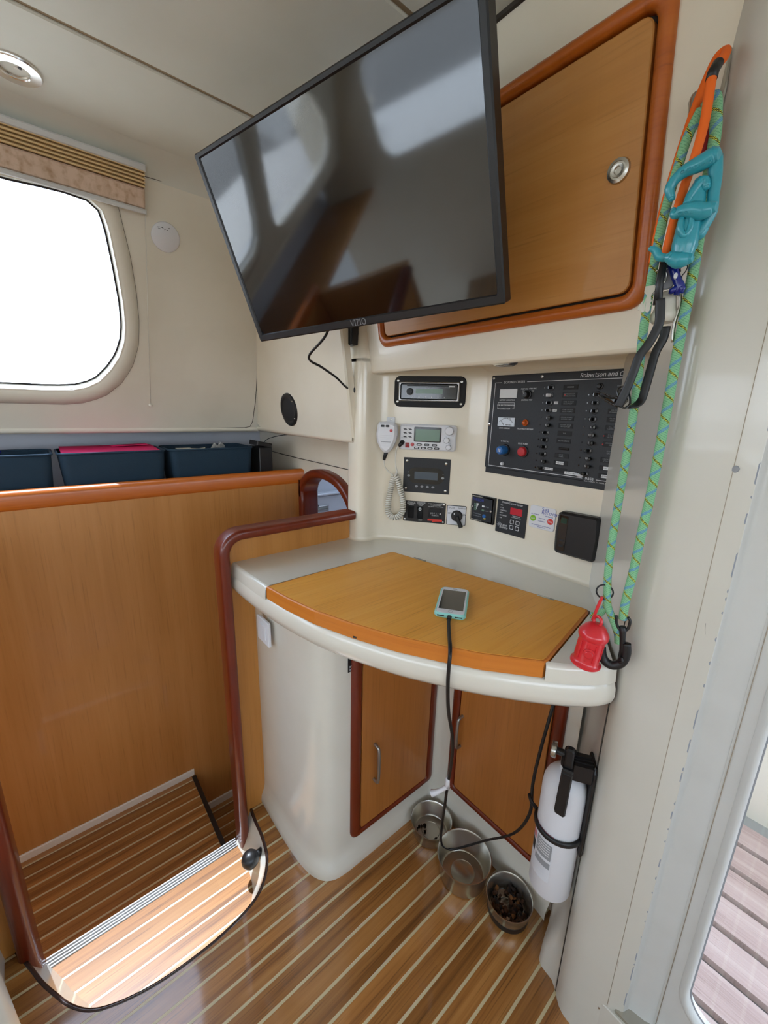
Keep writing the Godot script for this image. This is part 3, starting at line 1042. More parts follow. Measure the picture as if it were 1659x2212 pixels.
func ceiling_and_locker():
	var o = thing("ceiling_light", "recessed round ceiling light with shiny metal ring", "light", Vector3(0.07, 2.2, -1.457))
	var fd := Transform3D(Basis(Vector3(1, 0, 0), Vector3(0, 0, 1), Vector3(0, -1, 0)), Vector3(0.070, 2.2, -1.457))
	var st := new_st()
	lathe(st, [[0.0525, 0.0], [0.0525, 0.003], [0.050, 0.006], [0.030, 0.007], [0.028, 0.005], [0.028, -0.004]], fd, 48)
	obj("ring", st, M.satin, o)
	st = new_st()
	lathe(st, [[0.028, 0.003], [0.024, -0.004], [0.012, -0.014], [0.0, -0.016]], fd, 32)
	obj("reflector", st, M.steel_dull, o)
	st = new_st()
	lathe(st, [[0.0, 0.002], [0.005, 0.001], [0.007, -0.004], [0.007, -0.015], [0.0, -0.015]], fd * Transform3D(Basis(), Vector3(0.004, 0.004, 0)), 14)
	obj("bulb", st, M.plastic_cream, o)
	st = new_st()
	lathe(st, [[0.0, 0.003], [0.004, 0.002], [0.004, -0.01], [0.0, -0.01]], fd * Transform3D(Basis(), Vector3(0.010, 0.010, 0)), 10)
	obj("socket", st, M.black, o)

	# leaning locker face
	var fk := locker_frame()
	var w = structure("wall_locker", "cream leaning face round the overhead locker")
	st = new_st()
	holed(st, V2([[-1.163, 0.0], [-0.20, 0.0], [-0.20, 0.635], [-1.163, 0.635]]), rrect(-0.7025, 0.29, 0.74, 0.42, 0.03), fk, -0.04, 0.0)
	obj("face", st, M.gelcoat, w)
	# rolled lower edge and soffit over the instruments
	st = new_st(true)
	var rows := []
	for z in [-1.19, -0.25]:
		var row := []
		for q in [[0.8995, 1.582], [0.902, 1.575], [0.910, 1.572], [0.925, 1.575], [0.96, 1.590], [1.05, 1.602], [1.12, 1.602], [1.145, 1.596], [1.155, 1.580]]:
			row.append(Vector3(q[0], q[1], z))
		rows.append(row)
	loft(st, rows)
	obj("soffit", st, M.gelcoat, w)
	st = new_st()
	wbox(st, Vector3(0.79, 2.192, -1.19), Vector3(0.797, 2.201, -0.22), 0.0)
	obj("shadow_gap", st, M.dark_gap, w)
	o = thing("overhead_locker", "cherry framed wood locker door behind the television", "locker", fk * Vector3(-0.7025, 0.07, 0))
	# frame: outer z -1.085..-0.32, local y 0.07..0.515
	var out := rrect(-0.7025, 0.2915, 0.767, 0.447, 0.035, 6)
	var inn := rrect(-0.7025, 0.2915, 0.717, 0.397, 0.022, 6)
	st = new_st(true)
	ring(st, out, out, fk, -0.002, 0.006)
	ring(st, out, inset(out, 0.007), fk, 0.006, 0.013)
	ring(st, inset(out, 0.007), inset(inn, -0.006), fk, 0.013, 0.0135)
	ring(st, inset(inn, -0.006), inn, fk, 0.0135, 0.008)
	ring(st, inn, inn, fk, 0.008, -0.012)
	obj("frame", st, M.cherry, o, "varnished cherry frame")
	st = new_st()
	plate(st, rrect(-0.7025, 0.2915, 0.740, 0.420, 0.03), fk, -0.02, -0.012)
	obj("gap_backing", st, M.dark_gap, o)
	st = new_st()
	plate(st, rrect(-0.7025, 0.2915, 0.706, 0.386, 0.018), fk, -0.012, 0.007, 0.002)
	var d = obj("door", st, M.veneer_across, o)
	st = new_st()
	lathe(st, [[0.0, 0.002], [0.006, 0.002], [0.0065, 0.006], [0.010, 0.0065], [0.0105, 0.004], [0.013, 0.004], [0.0135, 0.0065], [0.018, 0.005], [0.0195, 0.0], [0.0, 0.0]], fk * Transform3D(Basis(), Vector3(-0.385, 0.295, 0.007)), 32)
	obj("push_latch", st, M.steel_dull, d, "round metal push latch")
	# chrome puck light under the soffit
	var pd := Transform3D(Basis(Vector3(1, 0, 0), Vector3(0, 0, 1), Vector3(0, -1, 0)), Vector3(1.045, 1.600, -0.722))
	o = thing("puck_light", "small chrome puck light under the soffit over the switch panel", "light", Vector3(1.045, 1.6, -0.722))
	st = new_st()
	lathe(st, [[0.038, 0.0], [0.039, 0.006], [0.034, 0.013], [0.026, 0.0165], [0.022, 0.015]], pd, 36)
	obj("bezel", st, M.satin, o)
	st = new_st()
	lathe(st, [[0.024, 0.014], [0.012, 0.017], [0.0, 0.018]], pd, 24)
	obj("glass", st, M.lens, o)
	# instrument wall: column, diagonal facet, long facet
	w = structure("wall_instruments", "glossy cream moulded wall that carries the instruments")
	var plan := [[1.0, -1.235], [0.862, -1.232], [0.858, -1.225], [0.858, -1.182], [0.861, -1.170], [0.869, -1.159], [0.882, -1.152], [0.90, -1.150], [0.922, -1.150], [0.945, -1.143], [0.962, -1.127], [0.99, -1.092], [1.10, -0.945], [1.128, -0.908], [1.143, -0.885], [1.152, -0.86], [1.155, -0.835], [1.155, -0.60], [1.155, -0.42]]
	st = new_st(true)
	rows = []
	for y in [0.93, 1.2, 1.62]:
		var row := []
		for q in plan:
			row.append(Vector3(q[0], y, q[1]))
		rows.append(row)
	loft(st, rows)
	obj("face", st, M.gelcoat, w)
	st = new_st(true)
	rows = []
	for y in [1.61, 2.21]:
		var row := []
		for q in plan.slice(0, 10):
			row.append(Vector3(q[0], y, q[1]))
		rows.append(row)
	loft(st, rows)
	obj("column", st, M.gelcoat, w)
	st = new_st()
	wbox(st, Vector3(1.16, -0.6, -1.25), Vector3(1.20, 2.3, -0.40), 0.0)
	wbox(st, Vector3(0.87, 1.61, -1.25), Vector3(1.20, 2.3, -1.20), 0.0)
	wbox(st, Vector3(0.98, 2.2, -1.25), Vector3(1.20, 2.28, -0.2), 0.0)
	obj("outer_skin", st, M.gelcoat, w)
	# cove where the wall meets the table
	st = new_st(true)
	rows = []
	for c in [[0.0, 0.0], [0.0055, 0.0007], [0.0095, 0.003], [0.0115, 0.0065], [0.012, 0.012]]:
		var row := []
		for i in range(2, plan.size()):
			var a := Vector2(plan[i - 1][0], plan[i - 1][1])
			var b := Vector2(plan[mini(i + 1, plan.size() - 1)][0], plan[mini(i + 1, plan.size() - 1)][1])
			var t := (b - a).normalized()
			var n := Vector2(-t.y, t.x)
			if n.dot(Vector2(0.5, -0.7) - Vector2(plan[i][0], plan[i][1])) < 0:
				n = -n
			row.append(Vector3(plan[i][0] + n.x * (0.012 - c[0]), 0.977 + c[1], plan[i][1] + n.y * (0.012 - c[0])))
		rows.append(row)
	loft(st, rows)
	obj("cove", st, M.gelcoat, w)

# ---------------------------------------------------------------- chart table
const FRONT := [[0.405, -1.213], [0.407, -1.10], [0.415, -0.98], [0.427, -0.888], [0.449, -0.78], [0.485, -0.675], [0.530, -0.572], [0.575, -0.495], [0.624, -0.419], [0.690, -0.335], [0.745, -0.277], [0.785, -0.246], [0.812, -0.236]]

func normals2(p: PackedVector2Array, toward: Vector2) -> Array:
	var out := []
	for i in p.size():
		var t := (p[mini(i + 1, p.size() - 1)] - p[maxi(i - 1, 0)]).normalized()
		var n := Vector2(-t.y, t.x)
		if n.dot(toward - p[i]) < 0:
			n = -n
		out.append(n)
	return out

func off_line(p: PackedVector2Array, ns: Array, d: float, y: float) -> Array:
	var row := []
	for i in p.size():
		row.append(Vector3(p[i].x + ns[i].x * d, y, p[i].y + ns[i].y * d))
	return row

func smooth2(a: Array, steps = 3) -> PackedVector2Array:
	var pts := []
	for q in a:
		pts.append(Vector3(q[0], 0, q[1]))
	var out := PackedVector2Array()
	for v in curve(pts, steps):
		out.append(Vector2(v.x, v.z))
	return out

func desk():
	var G := Transform3D(Basis(Vector3(1, 0, 0), Vector3(0, 0, 1), Vector3(0, 1, 0)), Vector3.ZERO)
	var o = thing("chart_table", "white moulded chart table with hinged wooden lid and two wood cupboards", "table", Vector3(0.7, 0, -0.8))
	var front := smooth2(FRONT, 3)
	var inward := Vector2(0.95, -0.9)
	var ns := normals2(front, inward)
	# apron
	var st := new_st(true)
	loft(st, [off_line(front, ns, 0.03, 0.9435), off_line(front, ns, 0.004, 0.9435), off_line(front, ns, 0.0, 0.940), off_line(front, ns, -0.005, 0.925), off_line(front, ns, -0.006, 0.908), off_line(front, ns, -0.001, 0.892), off_line(front, ns, 0.010, 0.880), off_line(front, ns, 0.028, 0.874), off_line(front, ns, 0.06, 0.872), off_line(front, ns, 0.20, 0.872)])
	obj("apron", st, M.gelcoat_white, o)
	# underside
	var under := PackedVector2Array()
	for i in front.size():
		under.append(front[i] + ns[i] * 0.05)
	var back := V2([[0.97, -0.335], [1.155, -0.435], [1.155, -0.87], [0.96, -1.13], [0.86, -1.16], [0.86, -1.213]])
	var full := under.duplicate()
	full.append_array(back)
	st = new_st()
	plate(st, full, G, 0.872, 0.9435)
	obj("underside", st, M.gelcoat_white, o)
	# white top round the lid
	var lid := V2([[0.416, -0.978], [0.427, -0.888], [0.449, -0.78], [0.485, -0.675], [0.530, -0.572], [0.575, -0.495], [0.624, -0.419], [0.700, -0.329], [0.716, -0.328], [0.985, -0.370], [0.997, -0.378], [0.998, -0.388], [0.882, -0.985], [0.870, -0.992]])
	var cut := inset(lid, -0.003)
	cut.append(Vector2(0.3, -1.0))
	var cutter := PackedVector2Array()
	# a cutter that also takes away everything in front of the lid
	for q in [[0.2, -0.9815], [0.875, -0.9955], [0.8855, -0.9875], [1.0015, -0.389], [1.0, -0.374], [0.986, -0.3665], [0.716, -0.3245], [0.699, -0.3245], [0.60, -0.2]]:
		cutter.append(Vector2(q[0], q[1]))
	cutter.append(Vector2(0.2, -0.2))
	var edge := PackedVector2Array()
	for i in front.size():
		edge.append(front[i] + ns[i] * 0.010)
	var top := edge.duplicate()
	top.append_array(back)
	st = new_st()
	for c in Geometry2D.clip_polygons(top, cutter):
		plate(st, c, G, 0.94, 0.977)
	# rounded front edges of the two white parts
	obj("top", st, M.gelcoat_white, o)
	for part in [[-1.3, -0.9815], [-0.3245, 0.0]]:
		var p := PackedVector2Array()
		var q := []
		for i in front.size():
			if front[i].y >= part[0] and front[i].y <= part[1]:
				p.append(front[i])
				q.append(ns[i])
		if part[0] < -1.0:
			p.append(Vector2(0.4150, -0.9815))
			q.append(q[q.size() - 1])
		else:
			p.insert(0, Vector2(0.7015, -0.3245))
			q.insert(0, q[0])
		st = new_st(true)
		loft(st, [off_line(p, q, 0.012, 0.977), off_line(p, q, 0.006, 0.976), off_line(p, q, 0.002, 0.9725), off_line(p, q, 0.0, 0.967), off_line(p, q, -0.002, 0.940)])
		obj("rolled_edge", st, M.gelcoat_white, o)
	# lid
	st = new_st()
	plate(st, lid, G, 0.9445, 0.980, 0.0025)
	var l = obj("lid", st, M.lid_edge, o, "hinged orange-brown wooden lid")
	st = new_st()
	plate(st, inset(lid, 0.006), G, 0.9795, 0.9806)
	obj("veneer", st, M.lid_top, l)
	for h in [[0.8985, -0.880], [0.9695, -0.4775]]:
		st = new_st()
		box(st, Transform3D(Basis(Vector3.UP, -1.38), Vector3(h[0] + 0.004, 0.9795, h[1])), Vector3(0.045, 0.003, 0.010), 0.001)
		obj("hinge", st, M.steel, l)
	st = new_st()
	box(st, Transform3D(Basis(Vector3.UP, -1.05), Vector3(0.488, 0.949, -0.668)), Vector3(0.009, 0.005, 0.003), 0.001)
	obj("finger_notch", st, M.dark_gap, l)
	# pedestal and cupboard faces
	var ped := smooth2([[0.474, -1.213], [0.474, -1.08], [0.477, -0.98], [0.486, -0.905], [0.502, -0.862], [0.526, -0.838], [0.56, -0.829], [0.62, -0.827], [0.80, -0.827], [0.93, -0.827], [0.958, -0.819], [0.971, -0.795], [0.973, -0.76], [0.973, -0.60], [0.973, -0.42], [0.972, -0.37], [0.966, -0.338]], 3)
	ns = normals2(ped, Vector2(0.3, -0.55))
	for i in ns.size():     # outwards is away from the cupboard body
		var t := (ped[mini(i + 1, ped.size() - 1)] - ped[maxi(i - 1, 0)]).normalized()
		ns[i] = Vector2(-t.y, t.x)
	st = new_st(true)
	loft(st, [off_line(ped, ns, 0.016, 0.0), off_line(ped, ns, 0.017, 0.012), off_line(ped, ns, 0.015, 0.03), off_line(ped, ns, 0.006, 0.055), off_line(ped, ns, 0.001, 0.075), off_line(ped, ns, 0.0, 0.10), off_line(ped, ns, 0.0, 0.5), off_line(ped, ns, 0.0, 0.875)])
	obj("pedestal", st, M.gelcoat_white, o)
	# cupboard doors: framed, with bow handles
	var f1 := Transform3D(Basis(), Vector3(0, 0, -0.827))
	cupboard(o, f1, 0.592, 0.962, 0.108, 0.80, 0.676, 0.30, 0.435, 0.69)
	var f2 := Transform3D(Basis(Vector3(0, 0, 1), Vector3.UP, Vector3(-1, 0, 0)), Vector3(0.973, 0, 0))
	cupboard(o, f2, -0.748, -0.375, 0.135, 0.87, -0.700, 0.345, 0.465, 0.87)
	# notice on the pedestal
	o = thing("notice_sticker", "black notice sticker with white lettering under the table edge", "sticker", Vector3(0.62, 0.745, -0.826))
	st = new_st()
	plate(st, rrect(0.628, 0.757, 0.095, 0.062, 0.001), f1, 0.0, 0.0012)
	obj("sheet", st, M.black, o)
	st = new_st()
	words(st, "MAXIMUM LOAD", f1, 0.585, 0.742, 0.0013, 0.006, true, 0.2)
	words(st, "MAXIMUM SCREEN", f1, 0.585, 0.733, 0.0013, 0.006, true, 0.2)
	obj("lettering", st, M.print_white, o, "", false)
	# light switch on the pedestal
	var fs := frame(Vector3(0.474, 0, 0), Vector3(0.012, 0, 1), Vector3.UP)
	o = thing("light_switch", "white double rocker switch on the white pedestal", "switch", Vector3(0.474, 0.77, -1.1))
	st = new_st()
	plate(st, rrect(-1.108, 0.772, 0.082, 0.082, 0.004), fs, 0.0, 0.008, 0.002)
	obj("plate", st, M.plastic_white, o)
	for k in 2:
		st = new_st()
		plate(st, rrect(-1.1205 + k * 0.0235, 0.772, 0.0225, 0.046, 0.001), fs, 0.006, 0.011, 0.001)
		obj("rocker", st, M.plastic_white, o)

func cupboard(o, f, x0, x1, y0, y1, hx, hy0, hy1, ytop):
	var cx: float = (x0 + x1) / 2
	var cy: float = (y0 + y1) / 2
	var out := rrect(cx, cy, x1 - x0, y1 - y0, 0.025, 5)
	var inn := rrect(cx, cy, x1 - x0 - 0.064, y1 - y0 - 0.05, 0.012, 5)
	var st := new_st(true)
	ring(st, out, out, f, -0.002, 0.008)
	ring(st, out, inset(out, 0.008), f, 0.008, 0.014)
	ring(st, inset(out, 0.008), inset(inn, -0.004), f, 0.014, 0.014)
	ring(st, inset(inn, -0.004), inn, f, 0.014, 0.010)
	ring(st, inn, inn, f, 0.010, -0.004)
	var d = obj("cupboard_frame", st, M.mahogany, o, "rounded mahogany cupboard frame")
	st = new_st()
	plate(st, inset(inn, -0.003), f, -0.004, 0.001)
	obj("gap", st, M.dark_gap, d)
	st = new_st()
	plate(st, inset(inn, 0.003), f, 0.0, 0.012, 0.0015)
	d = obj("cupboard_door", st, M.veneer_door, o)
	st = new_st(true)
	var m: float = (hy0 + hy1) / 2
	tube(st, curve([f * Vector3(hx, hy0, 0.010), f * Vector3(hx, hy0 + 0.001, 0.026), f * Vector3(hx, hy0 + 0.012, 0.034), f * Vector3(hx, m, 0.036), f * Vector3(hx, hy1 - 0.012, 0.034), f * Vector3(hx, hy1 - 0.001, 0.026), f * Vector3(hx, hy1, 0.010)], 4), 0.0052, 10)
	obj("handle", st, M.aluminium, d, "satin metal bow handle")

# ---------------------------------------------------------------- instruments
func screw(o, f, x, y, z, r = 0.004):
	var st := new_st()
	lathe(st, [[0.0, 0.0006], [r * 0.35, 0.0006], [r * 0.4, 0.0016], [r * 0.9, 0.0012], [r, 0.0], [0.0, 0.0]], f * Transform3D(Basis(), Vector3(x, y, z)), 12)
	obj("screw", st, M.steel, o)

func electronics():
	var st: SurfaceTool
	# car stereo in a black surround
	var o = thing("car_stereo", "silver framed car stereo in a black rounded surround", "stereo", FL * Vector3(-0.177, 1.465, 0))
	st = new_st()
	plate(st, rrect(-0.177, 1.517, 0.246, 0.103, 0.02), FL, 0.0, 0.006, 0.0025)
	obj("surround", st, M.black_matte, o)
	st = new_st()
	var a := rrect(-0.179, 1.517, 0.209, 0.064, 0.004)
	var b := rrect(-0.179, 1.517, 0.192, 0.050, 0.004)
	ring(st, a, a, FL, 0.006, 0.013)
	ring(st, a, inset(a, 0.003), FL, 0.013, 0.016)
	ring(st, inset(a, 0.003), inset(b, -0.002), FL, 0.016, 0.016)
	ring(st, inset(b, -0.002), b, FL, 0.016, 0.009)
	obj("chrome_frame", st, M.aluminium, o)
	st = new_st()
	plate(st, b, FL, 0.006, 0.0145, 0.002)
	obj("fascia", st, M.black_gloss, o)
	st = new_st()
	plate(st, rrect(-0.177, 1.5185, 0.092, 0.015, 0.001), FL, 0.0145, 0.0152)
	obj("display", st, M.lcd, o)
	st = new_st()
	plate(st, rrect(-0.179, 1.5365, 0.15, 0.0035, 0.001), FL, 0.0145, 0.0155)
	obj("disc_slot", st, M.black, o)
	st = new_st()
	plate(st, rrect(-0.101, 1.5345, 0.02, 0.004, 0.001), FL, 0.0145, 0.0158)
	obj("corner_accent", st, M.aluminium, o)
	st = new_st()
	lathe(st, [[0.0, 0.013], [0.010, 0.012], [0.011, 0.0], [0.0125, 0.0], [0.0125, -0.002]], FL * Transform3D(Basis(), Vector3(-0.243, 1.517, 0.0145)), 24)
	obj("volume_knob", st, M.black, o)
	st = new_st()
	lathe(st, [[0.0118, 0.0], [0.0122, 0.004], [0.0128, 0.004], [0.0132, 0.0]], FL * Transform3D(Basis(), Vector3(-0.243, 1.517, 0.0145)), 24)
	obj("knob_ring", st, M.aluminium, o)
	for k in 6:
		st = new_st()
		plate(st, rrect(-0.232 + k * 0.0215, 1.4985, 0.0022, 0.0035, 0), FL, 0.0145, 0.0155)
		obj("button", st, M.print_white, o)
	st = new_st()
	words(st, "KENWOOD", FL, -0.177, 1.531, 0.0147, 0.0038)
	words(st, "MARINE", FL, -0.115, 1.531, 0.0147, 0.003)
	obj("lettering", st, M.print_grey, o, "", false)
	for q in [[-0.287, 1.553], [-0.07, 1.551], [-0.287, 1.483], [-0.068, 1.479]]:
		screw(o, FL, q[0], q[1], 0.006, 0.0045)

	# marine radio
	o = thing("marine_radio", "white marine radio with green display and round knobs", "radio", FL * Vector3(-0.174, 1.32, 0))
	st = new_st()
	plate(st, rrect(-0.174, 1.363, 0.198, 0.089, 0.010), FL, 0.0, 0.020, 0.004)
	obj("body", st, M.plastic_white, o)
	st = new_st()
	plate(st, rrect(-0.174, 1.3735, 0.095, 0.051, 0.004), FL, 0.02, 0.0216, 0.0008)
	obj("screen_bezel", st, M.black_gloss, o)
	st = new_st()
	plate(st, rrect(-0.174, 1.3715, 0.084, 0.040, 0.002), FL, 0.0216, 0.0221)
	obj("display", st, M.lcd, o)
	for k in [[1.389, 0.0155], [1.357, 0.0105], [1.333, 0.0095]]:
		st = new_st()
		lathe(st, [[0.0, 0.016], [k[1] * 0.8, 0.0155], [k[1] * 0.92, 0.013], [k[1], 0.0], [0.0, 0.0]], FL * Transform3D(Basis(), Vector3(-0.099 - (0.008 if k[1] == 0.0105 else 0.0), k[0], 0.02)), 20)
		var kn = obj("knob", st, M.plastic_white, o)
		for i in 8:
			var an = TAU * i / 8
			st = new_st()
			box(st, FL * Transform3D(Basis(Vector3(0, 0, 1), an), Vector3(-0.099 - (0.008 if k[1] == 0.0105 else 0.0) + k[1] * 0.93 * cos(an), k[0] + k[1] * 0.93 * sin(an), 0.028)), Vector3(0.0012, 0.0028, 0.012), 0.0002)
			obj("grip_rib", st, M.plastic_grey, kn)
	for r in 3:
		for c in 2:
			st = new_st()
			plate(st, V2([[-0.261 + c * 0.018, 1.392 - r * 0.013], [-0.25 + c * 0.018, 1.392 - r * 0.013], [-0.246 + c * 0.018, 1.388 - r * 0.013], [-0.257 + c * 0.018, 1.388 - r * 0.013]]), FL, 0.02, 0.0204)
			obj("speaker_slot", st, M.black, o)
	for r in 2:
		for c in (3 if r == 0 else 4):
			st = new_st()
			plate(st, rrect(-0.202 + c * (0.027 if r == 0 else 0.0235) - (0.008 if r == 1 else 0.0), 1.3385 - r * 0.0115, 0.018, 0.0075, 0.003), FL, 0.02, 0.0228, 0.0008)
			var bt = obj("button", st, M.black, o)
			st = new_st()
			plate(st, rrect(-0.202 + c * (0.027 if r == 0 else 0.0235) - (0.008 if r == 1 else 0.0), 1.3385 - r * 0.0115, 0.010, 0.0028, 0), FL, 0.0228, 0.0231)
			obj("legend", st, M.print_white, bt)
	st = new_st()
	lathe(st, [[0.0, 0.005], [0.0055, 0.0045], [0.0065, 0.0], [0.0, 0.0]], FL * Transform3D(Basis(), Vector3(-0.226, 1.338, 0.02)), 18)
	obj("distress_button", st, M.red, o, "red round button")
	st = new_st()
	plate(st, rrect(-0.244, 1.335, 0.014, 0.017, 0.001), FL, 0.02, 0.0225, 0.0008)
	obj("red_cover", st, M.crimson, o, "dark red button cover")
	st = new_st()
	words(st, "STANDARD HORIZON", FL, -0.268, 1.401, 0.0202, 0.0032, true)
	words(st, "SUBMERSIBLE", FL, -0.268, 1.36, 0.0202, 0.0026, true)
	words(st, "DISTRESS", FL, -0.244, 1.338, 0.0226, 0.0022)
	words(st, "SQL", FL, -0.11, 1.371, 0.0202, 0.003)
	words(st, "VOL", FL, -0.096, 1.345, 0.0202, 0.003)
	words(st, "PWR", FL, -0.088, 1.372, 0.0202, 0.0026)
	obj("lettering", st, M.print_grey, o, "", false)

	# fist microphone with coiled cord
	o = thing("radio_microphone", "white hand microphone with coiled white cord hanging beside the radio", "microphone", FL * Vector3(-0.316, 1.3, 0))
	st = new_st()
	var mp := V2([[-0.350, 1.402], [-0.343, 1.412], [-0.318, 1.414], [-0.288, 1.409], [-0.280, 1.400], [-0.279, 1.37], [-0.284, 1.345], [-0.297, 1.318], [-0.309, 1.307], [-0.323, 1.306], [-0.337, 1.318], [-0.351, 1.345], [-0.354, 1.37]])
	plate2(st, mp, FL, 0.012, 0.044, 0.008)
	obj("body", st, M.plastic_white, o)
	for k in 6:
		st = new_st()
		box(st, FL * Transform3D(Basis(), Vector3(-0.316, 1.366 - k * 0.0072, 0.0442)), Vector3(0.046 - k * 0.003, 0.0022, 0.0012), 0.0004)
		obj("grille_bar", st, M.plastic_grey if k == 3 else M.plastic_white, o)
	for k in 2:
		st = new_st()
		plate(st, rrect(-0.329 + k * 0.017, 1.399, 0.0125, 0.0075, 0.0025), FL, 0.044, 0.0465, 0.0008)
		obj("key", st, M.black, o)
	st = new_st()
	lathe(st, [[0.0, 0.002], [0.005, 0.0018], [0.0055, 0.0], [0.0, 0.0]], FL * Transform3D(Basis(), Vector3(-0.299, 1.384, 0.044)), 14)
	obj("red_key", st, M.red, o)
	st = new_st()
	plate(st, rrect(-0.309, 1.419, 0.03, 0.022, 0.004), FL, 0.0, 0.007, 0.001)
	obj("hanger", st, M.plastic_white, o)
	screw(o, FL, -0.309, 1.421, 0.007, 0.0035)
	st = new_st(true)
	tube(st, [FL * Vector3(-0.318, 1.309, 0.026), FL * Vector3(-0.322, 1.295, 0.026), FL * Vector3(-0.326, 1.278, 0.026)], [0.0078, 0.0068, 0.005], 10)
	obj("strain_relief", st, M.black, o)
	# cord: down, then a long coiled loop, and up to the socket
	var pre := curve([FL * Vector3(-0.326, 1.28, 0.026), FL * Vector3(-0.322, 1.255, 0.026), FL * Vector3(-0.305, 1.235, 0.026), FL * Vector3(-0.290, 1.228, 0.03)], 5)
	st = new_st(true)
	tube(st, pre, 0.0024, 8)
	obj("cord_lead", st, M.cord_white, o)
	st = new_st(true)
	tube(st, curve([FL * Vector3(-0.268, 1.338, 0.028), FL * Vector3(-0.278, 1.325, 0.030), FL * Vector3(-0.283, 1.30, 0.028), FL * Vector3(-0.282, 1.26, 0.026), FL * Vector3(-0.276, 1.238, 0.026), FL * Vector3(-0.283, 1.228, 0.030)], 5), 0.0026, 8)
	obj("cord_lead", st, M.cord_white, o)
	st = new_st(true)
	tube(st, [FL * Vector3(-0.262, 1.345, 0.018), FL * Vector3(-0.264, 1.340, 0.030), FL * Vector3(-0.272, 1.330, 0.032)], [0.0085, 0.0075, 0.005], 12)
	obj("plug", st, M.black, o)
	var axis := curve([Vector3(-0.287, 1.226, 0.03), Vector3(-0.294, 1.19, 0.028), Vector3(-0.302, 1.15, 0.026), Vector3(-0.306, 1.11, 0.026), Vector3(-0.302, 1.082, 0.026), Vector3(-0.286, 1.068, 0.026), Vector3(-0.264, 1.075, 0.026), Vector3(-0.250, 1.10, 0.026), Vector3(-0.252, 1.14, 0.026), Vector3(-0.262, 1.18, 0.028), Vector3(-0.274, 1.215, 0.03), Vector3(-0.283, 1.228, 0.03)], 30)
	var coil := []
	var turn := 0.0
	for i in axis.size():
		var t: Vector3 = (axis[mini(i + 1, axis.size() - 1)] - axis[maxi(i - 1, 0)]).normalized()
		var nx := Vector3(0, 0, 1)
		var ny := t.cross(nx).normalized()
		if i > 0:
			turn += axis[i].distance_to(axis[i - 1]) / 0.0080 * TAU
		coil.append(FL * (axis[i] + (nx * cos(turn) + ny * sin(turn)) * 0.0088))
	st = new_st(true)
	tube(st, coil, 0.0033, 7)
	obj("coiled_cord", st, M.cord_white, o)

	# generator display
	o = thing("monitor_display", "black square monitor panel with grey display and oval keys", "display", FL * Vector3(-0.173, 1.165, 0))
	st = new_st()
	plate(st, rrect(-0.173, 1.227, 0.168, 0.126, 0.001), FL, 0.0, 0.004, 0.0008)
	obj("plate", st, M.panel_black, o)
	st = new_st()
	plate(st, rrect(-0.174, 1.227, 0.13, 0.058, 0.026), FL, 0.004, 0.0045)
	obj("oval_field", st, M.black_gloss, o)
	st = new_st()
	plate(st, rrect(-0.174, 1.227, 0.084, 0.027, 0.001), FL, 0.0045, 0.005)
	obj("display", st, M.lcd_dark, o)
	for q in [[-0.237, 1.225], [-0.114, 1.222], [-0.207, 1.187], [-0.187, 1.187], [-0.167, 1.187], [-0.147, 1.187]]:
		st = new_st()
		plate(st, disc(q[0], q[1], 0.0055, 0.004, 16), FL, 0.004, 0.0062, 0.0005)
		obj("key", st, M.plastic_grey, o)
	for q in [[-0.238, 1.238], [-0.113, 1.235]]:
		st = new_st()
		plate(st, disc(q[0], q[1], 0.0016, 0.0016, 10), FL, 0.004, 0.005)
		obj("indicator", st, M.print_grey, o)
	for q in [[-0.245, 1.278], [-0.105, 1.274], [-0.102, 1.176], [-0.247, 1.178]]:
		screw(o, FL, q[0], q[1], 0.004, 0.0048)

	# generator start panel
	o = thing("generator_panel", "black generator start panel with two rocker switches and hour counter", "panel", FL * Vector3(-0.173, 1.053, 0))
	st = new_st()
	plate(st, rrect(-0.174, 1.0925, 0.155, 0.078, 0.004), FL, 0.0, 0.005, 0.001)
	obj("plate", st, M.black, o)
	for k in 2:
		st = new_st()
		plate(st, rrect(-0.223 + k * 0.034, 1.09, 0.022, 0.046, 0.002), FL, 0.005, 0.010, 0.0025)
		var rk = obj("rocker_switch", st, M.black_matte, o)
		if k == 1:
			st = new_st()
			lathe(st, [[0.003, 0.0], [0.003, 0.001], [0.0055, 0.001], [0.0055, 0.0]], FL * Transform3D(Basis(), Vector3(-0.189, 1.104, 0.010)), 16)
			obj("ring_mark", st, M.print_white, rk)
	st = new_st()
	plate(st, rrect(-0.134, 1.091, 0.046, 0.036, 0.004), FL, 0.005, 0.0075, 0.001)
	var hc = obj("hour_counter", st, M.black_matte, o)
	st = new_st()
	words(st, "0 5 7 5 7", FL, -0.136, 1.091, 0.0078, 0.0055)
	words(st, "HOURS 1/10", FL, -0.133, 1.083, 0.0078, 0.0032)
	obj("digits", st, M.print_white, hc, "", false)
	st = new_st()
	plate(st, rrect(-0.115, 1.091, 0.004, 0.0065, 0), FL, 0.0075, 0.008)
	obj("tenths_wheel", st, M.print_white, hc)
	st = new_st()
	plate(st, V2([[-0.16, 1.069], [-0.16, 1.062], [-0.141, 1.0625], [-0.144, 1.057], [-0.128, 1.0605], [-0.107, 1.0615], [-0.107, 1.0695]]), FL, 0.005, 0.0054)
	obj("red_flash", st, M.stop_red, o, "red printed flash")
	st = new_st()
	words(st, "PREHEAT &", FL, -0.223, 1.127, 0.0052, 0.0042)
	words(st, "SHUTDOWN", FL, -0.223, 1.122, 0.0052, 0.0042)
	words(st, "BYPASS", FL, -0.223, 1.117, 0.0052, 0.0042)
	words(st, "GENERATOR", FL, -0.187, 1.127, 0.0052, 0.0042)
	words(st, "CONTROL", FL, -0.187, 1.122, 0.0052, 0.0042)
